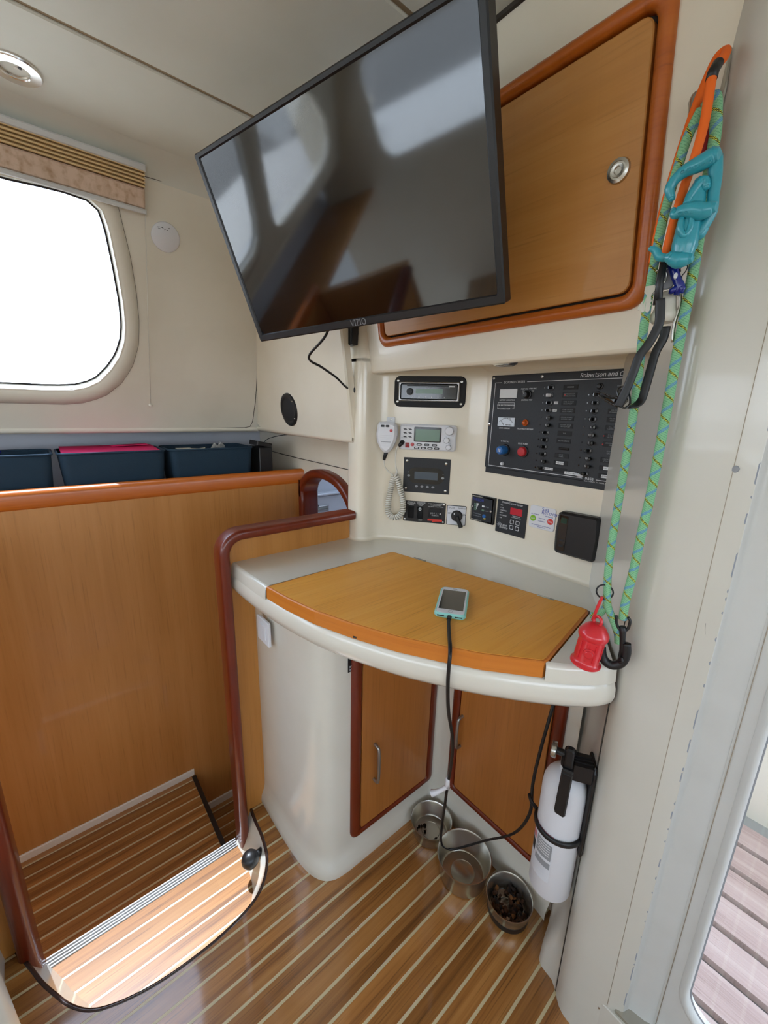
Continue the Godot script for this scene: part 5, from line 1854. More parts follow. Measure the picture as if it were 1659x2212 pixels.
func pillar_and_door():
	var w = structure("wall_pillar", "cream rounded pillar wall between the chart table and the cockpit door")
	var plan := [[1.16, -0.4482], [0.90, -0.2854], [0.850, -0.2541], [0.834, -0.244], [0.822, -0.2345], [0.813, -0.2245], [0.8075, -0.213], [0.805, -0.20], [0.8055, -0.188], [0.8065, -0.18], [0.816, -0.142], [0.8185, -0.133]]
	var st := new_st(true)
	upright(st, plan, 0.0, 2.205)
	obj("face", st, M.pillar_white, w)
	st = new_st(true)
	upright(st, [[0.8185, -0.133], [0.8200, -0.1295], [0.8305, -0.108], [0.8335, -0.1045]], 0.0, 2.205)
	obj("edge_band", st, M.pillar_white, w)
	st = new_st(true)
	tube(st, [Vector3(0.8335, 0.0, -0.2435), Vector3(0.8335, 1.6, -0.2435)], 0.0013, 6)
	obj("seam", st, M.dark_gap, w)
	st = new_st(true)
	tube(st, [Vector3(0.8187, 0.14, -0.1325), Vector3(0.8187, 2.2, -0.1325)], 0.0006, 5)
	obj("crease", st, M.stain, w)
	st = new_st()
	plate(st, V2([[1.18, -0.45], [0.90, -0.27], [0.86, -0.235], [0.86, -0.11], [1.18, -0.11]]), Transform3D(Basis(Vector3(1, 0, 0), Vector3(0, 0, 1), Vector3(0, 1, 0)), Vector3.ZERO), -0.2, 2.25)
	obj("core", st, M.gelcoat, w)
	# flaked paint along the frame edge: irregular chips of grey metal showing
	var fe := frame(Vector3(0.8335, 0, -0.1045), Vector3(0.0145, 0, 0.029), Vector3.UP)
	var y := 0.17
	while y < 1.47:
		var big := rng.randf() < 0.42
		var h := rng.randf_range(0.018, 0.045) if big else rng.randf_range(0.004, 0.010)
		var d := rng.randf_range(0.010, 0.021) if big else rng.randf_range(0.002, 0.004)
		st = new_st()
		var p := PackedVector2Array([Vector2(-0.0008, y)])
		var n := 6
		for k in range(1, n):
			p.append(Vector2(-d * sin(PI * k / n) * rng.randf_range(0.5, 1.0) - 0.001, y + h * k / n))
		p.append(Vector2(-0.0008, y + h))
		plate(st, p, fe, 0.0, 0.0007)
		obj("paint_chip", st, M.chip, w)
		y += h + rng.randf_range(0.003, 0.05)
	st = new_st()
	lathe(st, [[0.0, 0.0012], [0.0045, 0.001], [0.0055, 0.0], [0.0, 0.0]], Transform3D(Basis(Vector3(0, 0, 1), Vector3.UP, Vector3(-1, 0, 0)), Vector3(0.8192, 1.377, -0.1305)), 16)
	obj("plug", st, M.plastic_grey, w)
	for q in [[-0.02, 1.115, 0.02], [-0.009, 1.12, 0.016], [-0.03, 0.29, 0.02]]:
		st = new_st(true)
		tube(st, [fe * Vector3(q[0], q[1], 0.0003), fe * Vector3(q[0] + 0.001, q[1] - q[2] * 0.6, 0.0003), fe * Vector3(q[0] + 0.003, q[1] - q[2], 0.0003)], 0.0008, 5)
		obj("scratch", st, M.dark_gap, w)
	# foot of the cupboard against the pillar
	st = new_st(true)
	var base := [[0.972, -0.334], [0.93, -0.322], [0.90, -0.3145], [0.875, -0.3105], [0.858, -0.305], [0.850, -0.294], [0.848, -0.28], [0.846, -0.262], [0.835, -0.246]]
	var rows := []
	for r in [[0.0, 0.0], [0.03, 0.02], [0.07, 0.12], [0.12, 0.45], [0.17, 0.75], [0.26, 0.94], [0.5, 0.99], [0.88, 1.0]]:
		var row := []
		for q in base:
			# drawn in towards the pillar face with height
			var a := Vector2(q[0] - 0.968, q[1] + 0.328)
			var out := a.dot(Vector2(-0.5307, -0.8473))
			row.append(Vector3(q[0] + 0.5307 * (out - 0.0015) * r[1], r[0], q[1] + 0.8473 * (out - 0.0015) * r[1]))
		rows.append(row)
	loft(st, rows)
	obj("foot", st, M.pillar_white, w)
	# door jamb
	w = structure("trim_2", "white aluminium jamb of the cockpit door with flaked edge")
	st = new_st(true)
	upright(st, [[0.834, -0.1045], [0.838, -0.1025], [0.844, -0.1005], [0.8485, -0.0985], [0.851, -0.094], [0.8545, -0.075], [0.856, -0.068], [0.8585, -0.064], [0.8615, -0.056], [0.8685, -0.050]], 0.0, 1.99)
	obj("jamb", st, M.frame_white, w)
	# sliding door leaf
	var fd := Transform3D(Basis(Vector3(0, 0, 1), Vector3.UP, Vector3(-1, 0, 0)), Vector3(0.862, 0, 0))
	w = structure("door_1", "white framed glass cockpit door with rounded corner")
	var hole := rrect(0.46, 1.0625, 0.96, 1.635, 0.065, 7)
	st = new_st()
	holed(st, V2([[-0.055, 0.12], [1.0, 0.12], [1.0, 1.99], [-0.055, 1.99]]), hole, fd, -0.03, 0.0)
	obj("leaf", st, M.frame_white, w)
	st = new_st(true)
	ring(st, inset(hole, -0.012), inset(hole, -0.004), fd, 0.0005, 0.006)
	ring(st, inset(hole, -0.004), inset(hole, 0.002), fd, 0.006, 0.002)
	ring(st, inset(hole, 0.002), inset(hole, 0.004), fd, 0.002, -0.012)
	obj("lip", st, M.frame_white, w)
	st = new_st(true)
	ring(st, inset(hole, 0.004), inset(hole, 0.0065), fd, -0.012, -0.014)
	obj("gasket", st, M.plastic_grey, w)
	st = new_st()
	plate(st, inset(hole, -0.004), fd, -0.02, -0.015)
	obj("pane", st, M.pane, w)
	st = new_st(true)
	tube(st, [Vector3(0.8612, 0.15, -0.0505), Vector3(0.8612, 1.98, -0.0505)], 0.0007, 5)
	obj("seam", st, M.stain, w)
	# sill
	w = structure("trim_3", "white door sill with screw at the foot of the pillar")
	st = new_st()
	plate2(st, V2([[-0.172, -0.02], [1.0, -0.02], [1.0, 0.142], [-0.168, 0.142]]), Transform3D(Basis(Vector3(0, 0, 1), Vector3.UP, Vector3(-1, 0, 0)), Vector3(0.862, 0, 0)), -0.1, 0.046, 0.002)
	obj("sill_box", st, M.pillar_white, w)
	st = new_st()
	lathe(st, [[0.0, 0.0004], [0.0018, 0.0004], [0.002, 0.0014], [0.0042, 0.001], [0.005, 0.0], [0.0, 0.0]], Transform3D(Basis(Vector3(0, 0, 1), Vector3.UP, Vector3(-1, 0, 0)), Vector3(0.816, 0.120, -0.148)), 14)
	obj("screw", st, M.steel_dull, w)
	st = new_st()
	wbox(st, Vector3(0.822, 0.1425, -0.118), Vector3(0.862, 0.150, 0.9), 0.002)
	obj("track", st, M.steel_dull, w)

func upright(st, plan: Array, y0: float, y1: float):
	var rows := []
	for y in [y0, (y0 + y1) / 2, y1]:
		var row := []
		for q in plan:
			row.append(Vector3(q[0], y, q[1]))
		rows.append(row)
	loft(st, rows)

# ---------------------------------------------------------------- cockpit and side deck
func outside():
	var o = thing("deck_grating", "weathered reddish teak slat grating outside the door", "grating", Vector3(1.5, -0.16, 0.3))
	for i in 8:
		var st := new_st()
		var x := 1.128 + i * 0.129
		wbox(st, Vector3(x - 0.0535 - 0.129, -0.142, -0.55), Vector3(x + 0.0535 - 0.129, -0.12, 1.7), 0.004)
		obj("slat", st, M.deck_slat, o)
	for z in [-0.4, 0.3, 1.0, 1.6]:
		var st := new_st()
		wbox(st, Vector3(0.94, -0.165, z), Vector3(1.95, -0.142, z + 0.04), 0.001)
		obj("bearer", st, M.deck_slat, o)
	var st := new_st()
	wbox(st, Vector3(0.90, -0.25, -0.6), Vector3(2.2, -0.165, 1.8), 0.0)
	wbox(st, Vector3(1.93, -0.2, -0.6), Vector3(2.2, -0.128, 1.8), 0.006)
	var w = structure("cockpit_sole", "grey cockpit floor under the slat grating")
	obj("sole", st, mat("deck_grey", "8f9290", 0.7), w)
	st = new_st()
	wbox(st, Vector3(2.02, -0.128, -0.6), Vector3(2.7, 0.34, 1.8), 0.02)
	o = thing("cockpit_seat", "white cockpit seat base beyond the slat grating", "seat", Vector3(2.3, -0.128, 0.6))
	obj("base", st, M.gelcoat_white, o)
	st = new_st()
	wbox(st, Vector3(0.92, 2.29, -2.0), Vector3(3.4, 2.36, 2.2), 0.0)
	w = structure("cockpit_roof", "hard top over the cockpit outside the door")
	obj("roof", st, M.gelcoat_white, w)
	st = new_st()
	wbox(st, Vector3(-5.5, 1.08, -3.7), Vector3(-2.87, 1.12, 3.9), 0.0)
	wbox(st, Vector3(-2.87, 1.06, 2.32), Vector3(1.0, 1.10, 3.9), 0.0)
	w = structure("deck", "white foredeck and side deck round the saloon windows")
	obj("deck_moulding", st, M.gelcoat_white, w)
	st = new_st(true)
	tube(st, [Vector3(-0.062, 2.45, -2.56), Vector3(-0.035, 1.95, -2.59), Vector3(-0.006, 1.42, -2.62)], 0.0125, 12)
	single("stanchion_pole", st, mat("pole", "b4bccc", 0.4), "slim pale pole standing outside the saloon window", "pole")

# ---------------------------------------------------------------- what hangs on the pillar
func hp(u: float, y: float, s = 0.95) -> Vector3:
	var p := Vector3(0.815 + 0.306 * u, y, -0.262 + 0.952 * u)
	var eye := Vector3(0, 1.45, 0)
	return eye + (p - eye) * s

func hps(a: Array, s = 0.95) -> Array:
	var out := []
	for q in a:
		out.append(hp(q[0], q[1], q[2] if q.size() > 2 else s))
	return out

func hanging():
	# two steel hooks
	var o = thing("coat_hook", "brushed steel teardrop hook high on the pillar behind the leashes", "hook", F4 * Vector3(0.15, 1.88, 0))
	var st := new_st()
	var f := F4 * Transform3D(Basis(Vector3(0, 0, 1), 0.0), Vector3(0.148, 1.93, 0))
	plate(st, V2([[0.0, 0.062], [-0.011, 0.03], [-0.017, -0.01], [-0.015, -0.045], [0.0, -0.062], [0.015, -0.045], [0.017, -0.01], [0.011, 0.03]]), f, 0.0, 0.003, 0.0008)
	obj("back_plate", st, M.steel, o)
	st = new_st(true)
	tube(st, curve([f * Vector3(0, -0.03, 0.003), f * Vector3(0, -0.044, 0.012), f * Vector3(0, -0.046, 0.022), f * Vector3(0, -0.036, 0.030), f * Vector3(0, -0.008, 0.033)], 4), [0.006, 0.006, 0.006, 0.006, 0.006, 0.006, 0.006, 0.006, 0.006, 0.006, 0.0065, 0.007, 0.0075, 0.008, 0.008, 0.0085, 0.007], 10, false, 1.6, f.basis.x)
	obj("prong", st, M.steel, o)
	# green rope leash
	o = thing("rope_leash", "green rope leash with blue and black flecks hanging in a long double loop", "leash", hp(0.0, 1.0))
	st = new_st(true)
	tube(st, curve(hps([[-0.002, 1.893], [-0.013, 1.862], [-0.019, 1.824], [-0.025, 1.777], [-0.028, 1.729], [-0.029, 1.66], [-0.028, 1.587], [-0.025, 1.53], [-0.022, 1.44], [-0.022, 1.33], [-0.022, 1.24], [-0.020, 1.165], [-0.016, 1.125], [-0.011, 1.092], [-0.001, 1.070], [0.008, 1.052], [0.015, 1.035], [0.018, 1.018]]), 8), 0.0066, 12, false, 1.0, Vector3.ZERO, 0.0345)
	obj("rope", st, M.rope, o)
	st = new_st(true)
	tube(st, curve(hps([[0.002, 1.895], [0.012, 1.905], [0.017, 1.885], [0.021, 1.856], [0.022, 1.80], [0.025, 1.716], [0.026, 1.65], [0.025, 1.57], [0.0255, 1.43], [0.0255, 1.33], [0.0225, 1.245], [0.021, 1.17], [0.018, 1.12], [0.0175, 1.09], [0.0185, 1.070]]), 8), 0.0072, 12, false, 1.0, Vector3.ZERO, 0.0345)
	obj("rope", st, M.rope, o)
	st = new_st(true)
	tube(st, curve(hps([[-0.013, 1.115, 0.955], [-0.014, 1.09, 0.955], [-0.019, 1.073, 0.955], [-0.028, 1.064, 0.955], [-0.038, 1.062, 0.955]]), 5), 0.0058, 10, false, 1.0, Vector3.ZERO, 0.0345)
	obj("rope_tail", st, M.rope, o)
	# black swivel clip
	st = new_st(true)
	tube(st, curve(hps([[0.007, 1.074], [0.010, 1.056], [0.019, 1.046], [0.029, 1.052], [0.0305, 1.070], [0.026, 1.076]], 0.945), 4), 0.0026, 8)
	var c = obj("swivel_eye", st, M.black, o)
	st = new_st(true)
	tube(st, hps([[0.0205, 1.055], [0.022, 1.046], [0.024, 1.03], [0.026, 1.012], [0.028, 0.99]], 0.945), [0.0055, 0.0062, 0.005, 0.005, 0.0045], 10)
	obj("clip_stem", st, M.black, o)
	st = new_st(true)
	tube(st, curve(hps([[0.031, 1.022], [0.034, 1.0], [0.029, 0.978], [0.015, 0.967], [0.001, 0.972], [-0.006, 0.985], [-0.009, 0.999]], 0.945), 5), 0.0068, 10, false, 1.25)
	obj("clip_hook", st, M.black, o, "black plastic snap hook")
	st = new_st(true)
	tube(st, hps([[0.028, 0.99], [0.031, 0.982], [0.026, 0.976]], 0.938), 0.003, 8)
	obj("thumb_lever", st, M.black, o)
	# split ring with the red hydrant bag holder
	o = thing("bag_holder", "red plastic fire hydrant bag holder hanging from a ring on the leash", "bag holder", hp(-0.033, 0.95))
	st = new_st(true)
	var rg := []
	for k in 28:
		var a := TAU * k / 28
		rg.append(hp(-0.0195 + 0.0145 * cos(a), 1.117 + 0.0145 * sin(a), 0.945 + 0.006 * cos(a)))
	tube(st, rg, 0.0015, 8, true)
	obj("split_ring", st, M.black, o)
	st = new_st(true)
	tube(st, curve(hps([[-0.022, 1.106], [-0.0265, 1.086], [-0.030, 1.064], [-0.032, 1.052]], 0.935), 4), 0.0028, 8)
	obj("strap", st, M.toy_red, o)
	var tilt := Basis(Vector3(0.94, 0, -0.3).normalized(), 0.10)
	var hx := Transform3D(tilt * Basis(Vector3.RIGHT, Vector3.FORWARD, Vector3.UP), hp(-0.033, 0.953, 0.925))
	st = new_st()
	lathe(st, [[0.0, 0.0], [0.026, 0.0], [0.0275, 0.002], [0.0272, 0.005], [0.0235, 0.0075], [0.0222, 0.012], [0.0222, 0.056], [0.0250, 0.058], [0.0262, 0.061], [0.0262, 0.068], [0.0245, 0.071], [0.018, 0.081], [0.010, 0.087], [0.006, 0.088], [0.0, 0.088]], hx, 36)
	obj("barrel", st, M.toy_red, o)
	for k in 10:
		var a := TAU * k / 10 + 0.2
		st = new_st()
		box(st, hx * Transform3D(Basis(Vector3(0, 0, 1), a), Vector3(0.0221 * cos(a), 0.0221 * sin(a), 0.033)), Vector3(0.002, 0.003, 0.036), 0.0008)
		obj("rib", st, M.toy_red, o)
	for s in [-1, 1]:
		st = new_st()
		var q := hx * Transform3D(Basis(Vector3(0.34, 0.94, 0) * -1.0, Vector3(0, 0, 1), Vector3(0.94, -0.34, 0) * -1.0) if s < 0 else Basis(Vector3(0.34, 0.94, 0), Vector3(0, 0, 1), Vector3(0.94, -0.34, 0)), Vector3.ZERO)
		lathe(st, [[0.0, 0.028], [0.006, 0.028], [0.007, 0.027], [0.007, 0.025], [0.010, 0.0245], [0.0105, 0.018], [0.0, 0.018]], hx * Transform3D(Basis(Vector3(0, 0, 1), Vector3(-0.36 * s, 0.93 * s, 0), Vector3(-0.93 * s, -0.36 * s, 0)), Vector3(0, 0, 0.034)), 18)
		obj("side_cap", st, M.toy_red, o)
	st = new_st(true)
	var lp := []
	for k in 20:
		var a := TAU * k / 20
		lp.append(hx * Vector3(0.0085 * cos(a) * 0.36, 0.0085 * cos(a) * 0.93, 0.093 + 0.0085 * sin(a)))
	tube(st, lp, 0.0028, 8, true)
	obj("top_loop", st, M.toy_red, o)
	# orange lead
	o = thing("orange_lead", "bright orange cord lead looped over the hook with a black collar", "leash", hp(0.0, 1.7))
	st = new_st(true)
	tube(st, curve(hps([[-0.031, 1.696, 0.97], [-0.031, 1.735, 0.97], [-0.028, 1.777, 0.97], [-0.022, 1.824, 0.97], [-0.015, 1.869, 0.97], [-0.008, 1.905, 0.97], [0.0, 1.935, 0.975], [0.007, 1.953, 0.98], [0.015, 1.957, 0.975], [0.014, 1.950, 0.955], [0.006, 1.940, 0.935], [0.004, 1.926, 0.93], [0.005, 1.877, 0.93], [0.001, 1.836, 0.93], [-0.005, 1.803, 0.93], [-0.011, 1.759, 0.93], [-0.014, 1.723, 0.93], [-0.0155, 1.694, 0.93]]), 6), 0.0060, 12)
	obj("cord", st, M.orange, o)
	st = new_st(true)
	tube(st, hps([[0.0085, 1.945, 0.940], [0.0045, 1.9365, 0.932], [0.004, 1.928, 0.930]]), 0.0069, 12)
	obj("collar", st, M.black, o)
	st = new_st(true)
	tube(st, hps([[-0.0155, 1.697, 0.93], [-0.0165, 1.665, 0.93], [-0.0145, 1.632, 0.93]]), [0.0055, 0.005, 0.0066], 10)
	obj("sleeve", st, M.black, o)
	# red webbing behind
	st = new_st(true)
	tube(st, curve(hps([[0.010, 1.90, 0.96], [0.011, 1.872, 0.96], [0.010, 1.85, 0.96], [0.007, 1.832, 0.96], [-0.002, 1.82, 0.96]]), 5), 0.004, 10, false, 2.2, Vector3(0.3, 0, 0.95))
	single("red_strap", st, M.crimson, "dark red ridged strap behind the orange lead", "strap")
	# turquoise rubber toy: one branching body
	o = thing("rubber_toy", "turquoise rubber octopus chew toy hooked on the leashes", "toy", hp(0.01, 1.7))
	st = new_st(true)
	var S := 0.915
	var arms := [
		[[[0.026, 1.826], [0.031, 1.80], [0.033, 1.775], [0.034, 1.755], [0.029, 1.738], [0.024, 1.725]], [0.007, 0.0062, 0.0055, 0.006, 0.0055, 0.0045]],
		[[[0.022, 1.829], [0.008, 1.823], [-0.008, 1.818], [-0.019, 1.810], [-0.025, 1.798], [-0.020, 1.784]], [0.0085, 0.008, 0.0065, 0.0055, 0.005, 0.0035]],
		[[[0.033, 1.760], [0.022, 1.758], [0.010, 1.762], [-0.004, 1.763], [-0.012, 1.761], [-0.015, 1.767]], [0.0065, 0.0085, 0.0085, 0.0065, 0.005, 0.003]],
		[[[0.013, 1.798], [0.011, 1.775], [0.009, 1.745], [0.008, 1.715], [0.007, 1.697]], [0.006, 0.010, 0.0115, 0.0125, 0.0105]],
		[[[0.022, 1.79], [0.017, 1.80], [0.006, 1.785], [0.002, 1.772]], [0.004, 0.0045, 0.005, 0.0045]],
		[[[-0.002, 1.752], [-0.001, 1.738], [0.006, 1.728], [0.011, 1.738], [0.011, 1.752]], [0.003, 0.0035, 0.0032, 0.003, 0.003]],
		[[[0.018, 1.752], [0.019, 1.735], [0.025, 1.724], [0.030, 1.735]], [0.004, 0.0042, 0.0045, 0.0045]],
		[[[-0.012, 1.700], [-0.023, 1.703], [-0.030, 1.713], [-0.037, 1.717]], [0.004, 0.0045, 0.0038, 0.0028]],
		[[[-0.008, 1.700], [0.004, 1.694], [0.016, 1.694]], [0.006, 0.0085, 0.006]],
		[[[0.018, 1.712], [0.010, 1.706], [0.001, 1.71]], [0.006, 0.0095, 0.006]]]
	var n := 0
	for a in arms:
		var pts := []
		var rad := []
		var p := curve(hps(a[0], S - 0.008 * (n % 3)), 5)
		for i in p.size():
			var t := float(i) / 5.0
			var k := mini(int(t), a[1].size() - 2)
			rad.append(1.3 * lerpf(a[1][k], a[1][k + 1], t - k))
		for e in [0, p.size() - 1]:
			pass
		tube(st, p, rad, 12)
		for e in [0, p.size() - 1]:
			var r: float = rad[e]
			lathe(st, [[0.0, -r], [r * 0.7, -r * 0.7], [r, 0.0], [r * 0.7, r * 0.7], [0.0, r]], Transform3D(Basis(), p[e]), 12)
		n += 1
	obj("body", st, M.turquoise, o)
	for k in 5:
		st = new_st()
		var q := hp(-0.012 + k * 0.008, 1.8175 + 0.0014 * k, S - 0.018)
		lathe(st, [[0.0015, 0.0], [0.0018, 0.0006], [0.0024, 0.0]], frame(q, Vector3(0.3, 0, 0.95), Vector3.UP), 12)
		obj("sucker", st, M.turquoise, o)
		st = new_st()
		q = hp(-0.006 + k * 0.008, 1.7605 - 0.0004 * k, S - 0.026)
		lathe(st, [[0.0015, 0.0], [0.0018, 0.0006], [0.0024, 0.0]], frame(q, Vector3(0.3, 0, 0.95), Vector3.UP), 12)
		obj("sucker", st, M.turquoise, o)
	# blue whistle on a wire clip
	o = thing("whistle", "dark blue plastic whistle on a wire clip below the toy", "whistle", hp(0.008, 1.65))
	st = new_st(true)
	tube(st, hps([[-0.007, 1.690], [0.001, 1.678], [0.006, 1.666], [0.012, 1.656], [0.009, 1.643]], 0.94), [0.0055, 0.0065, 0.006, 0.0068, 0.004], 10)
	tube(st, hps([[0.010, 1.660], [0.016, 1.652], [0.015, 1.645]], 0.938), [0.004, 0.0045, 0.003], 8)
	tube(st, hps([[0.008, 1.655], [0.002, 1.650], [0.000, 1.646]], 0.938), [0.004, 0.0045, 0.0025], 8)
	obj("body", st, M.dark_blue, o)
	st = new_st()
	plate(st, disc(0, 0, 0.0025, 0.004, 14), frame(hp(0.0035, 1.672, 0.925), Vector3(0.3, 0, 0.95), Vector3.UP), -0.003, 0.0015, 0.0004)
	obj("white_mark", st, M.print_white, o)
	st = new_st(true)
	tube(st, curve(hps([[0.009, 1.677], [0.008, 1.683], [0.012, 1.687], [0.017, 1.684], [0.016, 1.677], [0.012, 1.670], [0.014, 1.660]], 0.94), 4), 0.0009, 6)
	obj("wire_clip", st, M.black, o)
	# keys
	o = thing("key_bunch", "bunch of dull metal keys on a ring beside the rope", "keys", hp(-0.025, 1.65))
	st = new_st(true)
	rg = []
	for k in 24:
		var a := TAU * k / 24
		rg.append(hp(-0.019 + 0.011 * cos(a), 1.672 + 0.012 * sin(a), 0.945))
	tube(st, rg, 0.0011, 6, true)
	obj("ring", st, M.steel_dull, o)
	for k in 3:
		st = new_st()
		var kf := frame(hp(-0.023 - 0.003 * k, 1.655, 0.948 - 0.004 * k), Vector3(0.3, 0, 0.95), Vector3.UP) * Transform3D(Basis(Vector3(0, 0, 1), -0.55 + 0.3 * k), Vector3.ZERO)
		plate(st, V2([[-0.006, 0.006], [-0.007, -0.002], [-0.003, -0.007], [-0.003, -0.030], [0.0, -0.033], [0.003, -0.030], [0.003, -0.024], [0.0045, -0.022], [0.003, -0.019], [0.0045, -0.016], [0.003, -0.013], [0.003, -0.007], [0.007, -0.002], [0.006, 0.006]]), kf, -0.001, 0.001)
		obj("key", st, M.steel_dull, o)
	st = new_st()
	plate2(st, rrect(0, 0, 0.024, 0.028, 0.006), frame(hp(-0.010, 1.668, 0.95), Vector3(0.3, 0, 0.95), Vector3.UP), -0.003, 0.003, 0.001)
	obj("grey_fob", st, M.plastic_grey, o)
	# white plastic hanger knob
	st = new_st()
	lathe(st, [[0.0, 0.0], [0.015, 0.0], [0.0185, 0.004], [0.019, 0.012], [0.0165, 0.016], [0.015, 0.022], [0.0135, 0.034], [0.0105, 0.042], [0.005, 0.046], [0.0, 0.047]], Transform3D(Basis(Vector3(1, 0, 0), 0.0) * Basis(Vector3.RIGHT, Vector3.FORWARD, Vector3.UP), hp(-0.003, 1.603, 0.965)), 30)
	single("white_bell", st, M.plastic_cream, "cream bell-shaped plastic knob hanging behind the sunglasses", "knob")
	st = new_st(true)
	tube(st, curve(hps([[0.013, 1.648, 0.955], [0.017, 1.628, 0.955], [0.014, 1.600, 0.955], [0.016, 1.572, 0.955]]), 4), 0.004, 8, false, 0.6)
	single("dark_strap", st, M.steel_dull, "narrow brownish strap hanging beside the cream knob", "strap")
	# sunglasses
	o = thing("sunglasses", "black sunglasses hanging by one temple over the leash", "sunglasses", hp(-0.03, 1.47))
	st = new_st(true)
	tube(st, curve(hps([[-0.012, 1.640, 0.918], [-0.009, 1.62, 0.918], [-0.008, 1.60, 0.918], [-0.017, 1.572, 0.918], [-0.028, 1.552, 0.918], [-0.033, 1.525, 0.918], [-0.041, 1.490, 0.918], [-0.048, 1.468, 0.918]]), 5), 0.0028, 10, false, 2.3, Vector3(0.3, 0, 0.95))
	obj("temple", st, M.black, o)
	st = new_st(true)
	tube(st, curve(hps([[0.003, 1.597, 0.955], [0.002, 1.578, 0.955], [-0.005, 1.558, 0.955], [-0.008, 1.532, 0.952], [-0.011, 1.502, 0.948], [-0.014, 1.480, 0.944], [-0.022, 1.470, 0.935], [-0.032, 1.468, 0.926]]), 5), 0.0028, 10, false, 2.3, Vector3(0.3, 0, 0.95))
	obj("temple", st, M.black, o)
	st = new_st(true)
	tube(st, curve(hps([[-0.048, 1.468, 0.918], [-0.060, 1.474, 0.92], [-0.072, 1.481, 0.925], [-0.0815, 1.489, 0.93], [-0.074, 1.491, 0.935], [-0.062, 1.486, 0.935], [-0.050, 1.483, 0.93], [-0.044, 1.472, 0.92]]), 4), 0.0017, 8)
	obj("frame_rim", st, M.black_gloss, o)
	st = new_st(true)
	tube(st, curve(hps([[-0.047, 1.482, 0.93], [-0.052, 1.494, 0.935], [-0.048, 1.502, 0.937], [-0.040, 1.500, 0.935], [-0.034, 1.490, 0.93], [-0.030, 1.474, 0.922], [-0.037, 1.466, 0.918], [-0.045, 1.471, 0.92]]), 4), 0.0017, 8)
	obj("frame_rim", st, M.black_gloss, o)
	for l in [[[-0.050, 1.472], [-0.062, 1.477], [-0.078, 1.488], [-0.062, 1.485], [-0.049, 1.481]], [[-0.046, 1.483], [-0.050, 1.494], [-0.047, 1.500], [-0.040, 1.498], [-0.033, 1.478], [-0.040, 1.469]]]:
		st = new_st()
		var mid := Vector3.ZERO
		var pp := hps(l, 0.928)
		for q in pp:
			mid += q / pp.size()
		for i in pp.size():
			tri(st, mid + Vector3(-0.003, 0, 0), pp[i], pp[(i + 1) % pp.size()])
		obj("lens", st, M.black_gloss, o)

# ---------------------------------------------------------------- phone, leads, bowls, extinguisher
func cyl_patch(st, c: Vector3, r: float, a0: float, a1: float, y0: float, y1: float):
	var n := 10
	for i in n:
		var p := deg_to_rad(lerpf(a0, a1, float(i) / n))
		var q := deg_to_rad(lerpf(a0, a1, float(i + 1) / n))
		quad(st, c + Vector3(r * cos(p), y0, r * sin(p)), c + Vector3(r * cos(p), y1, r * sin(p)), c + Vector3(r * cos(q), y1, r * sin(q)), c + Vector3(r * cos(q), y0, r * sin(q)))

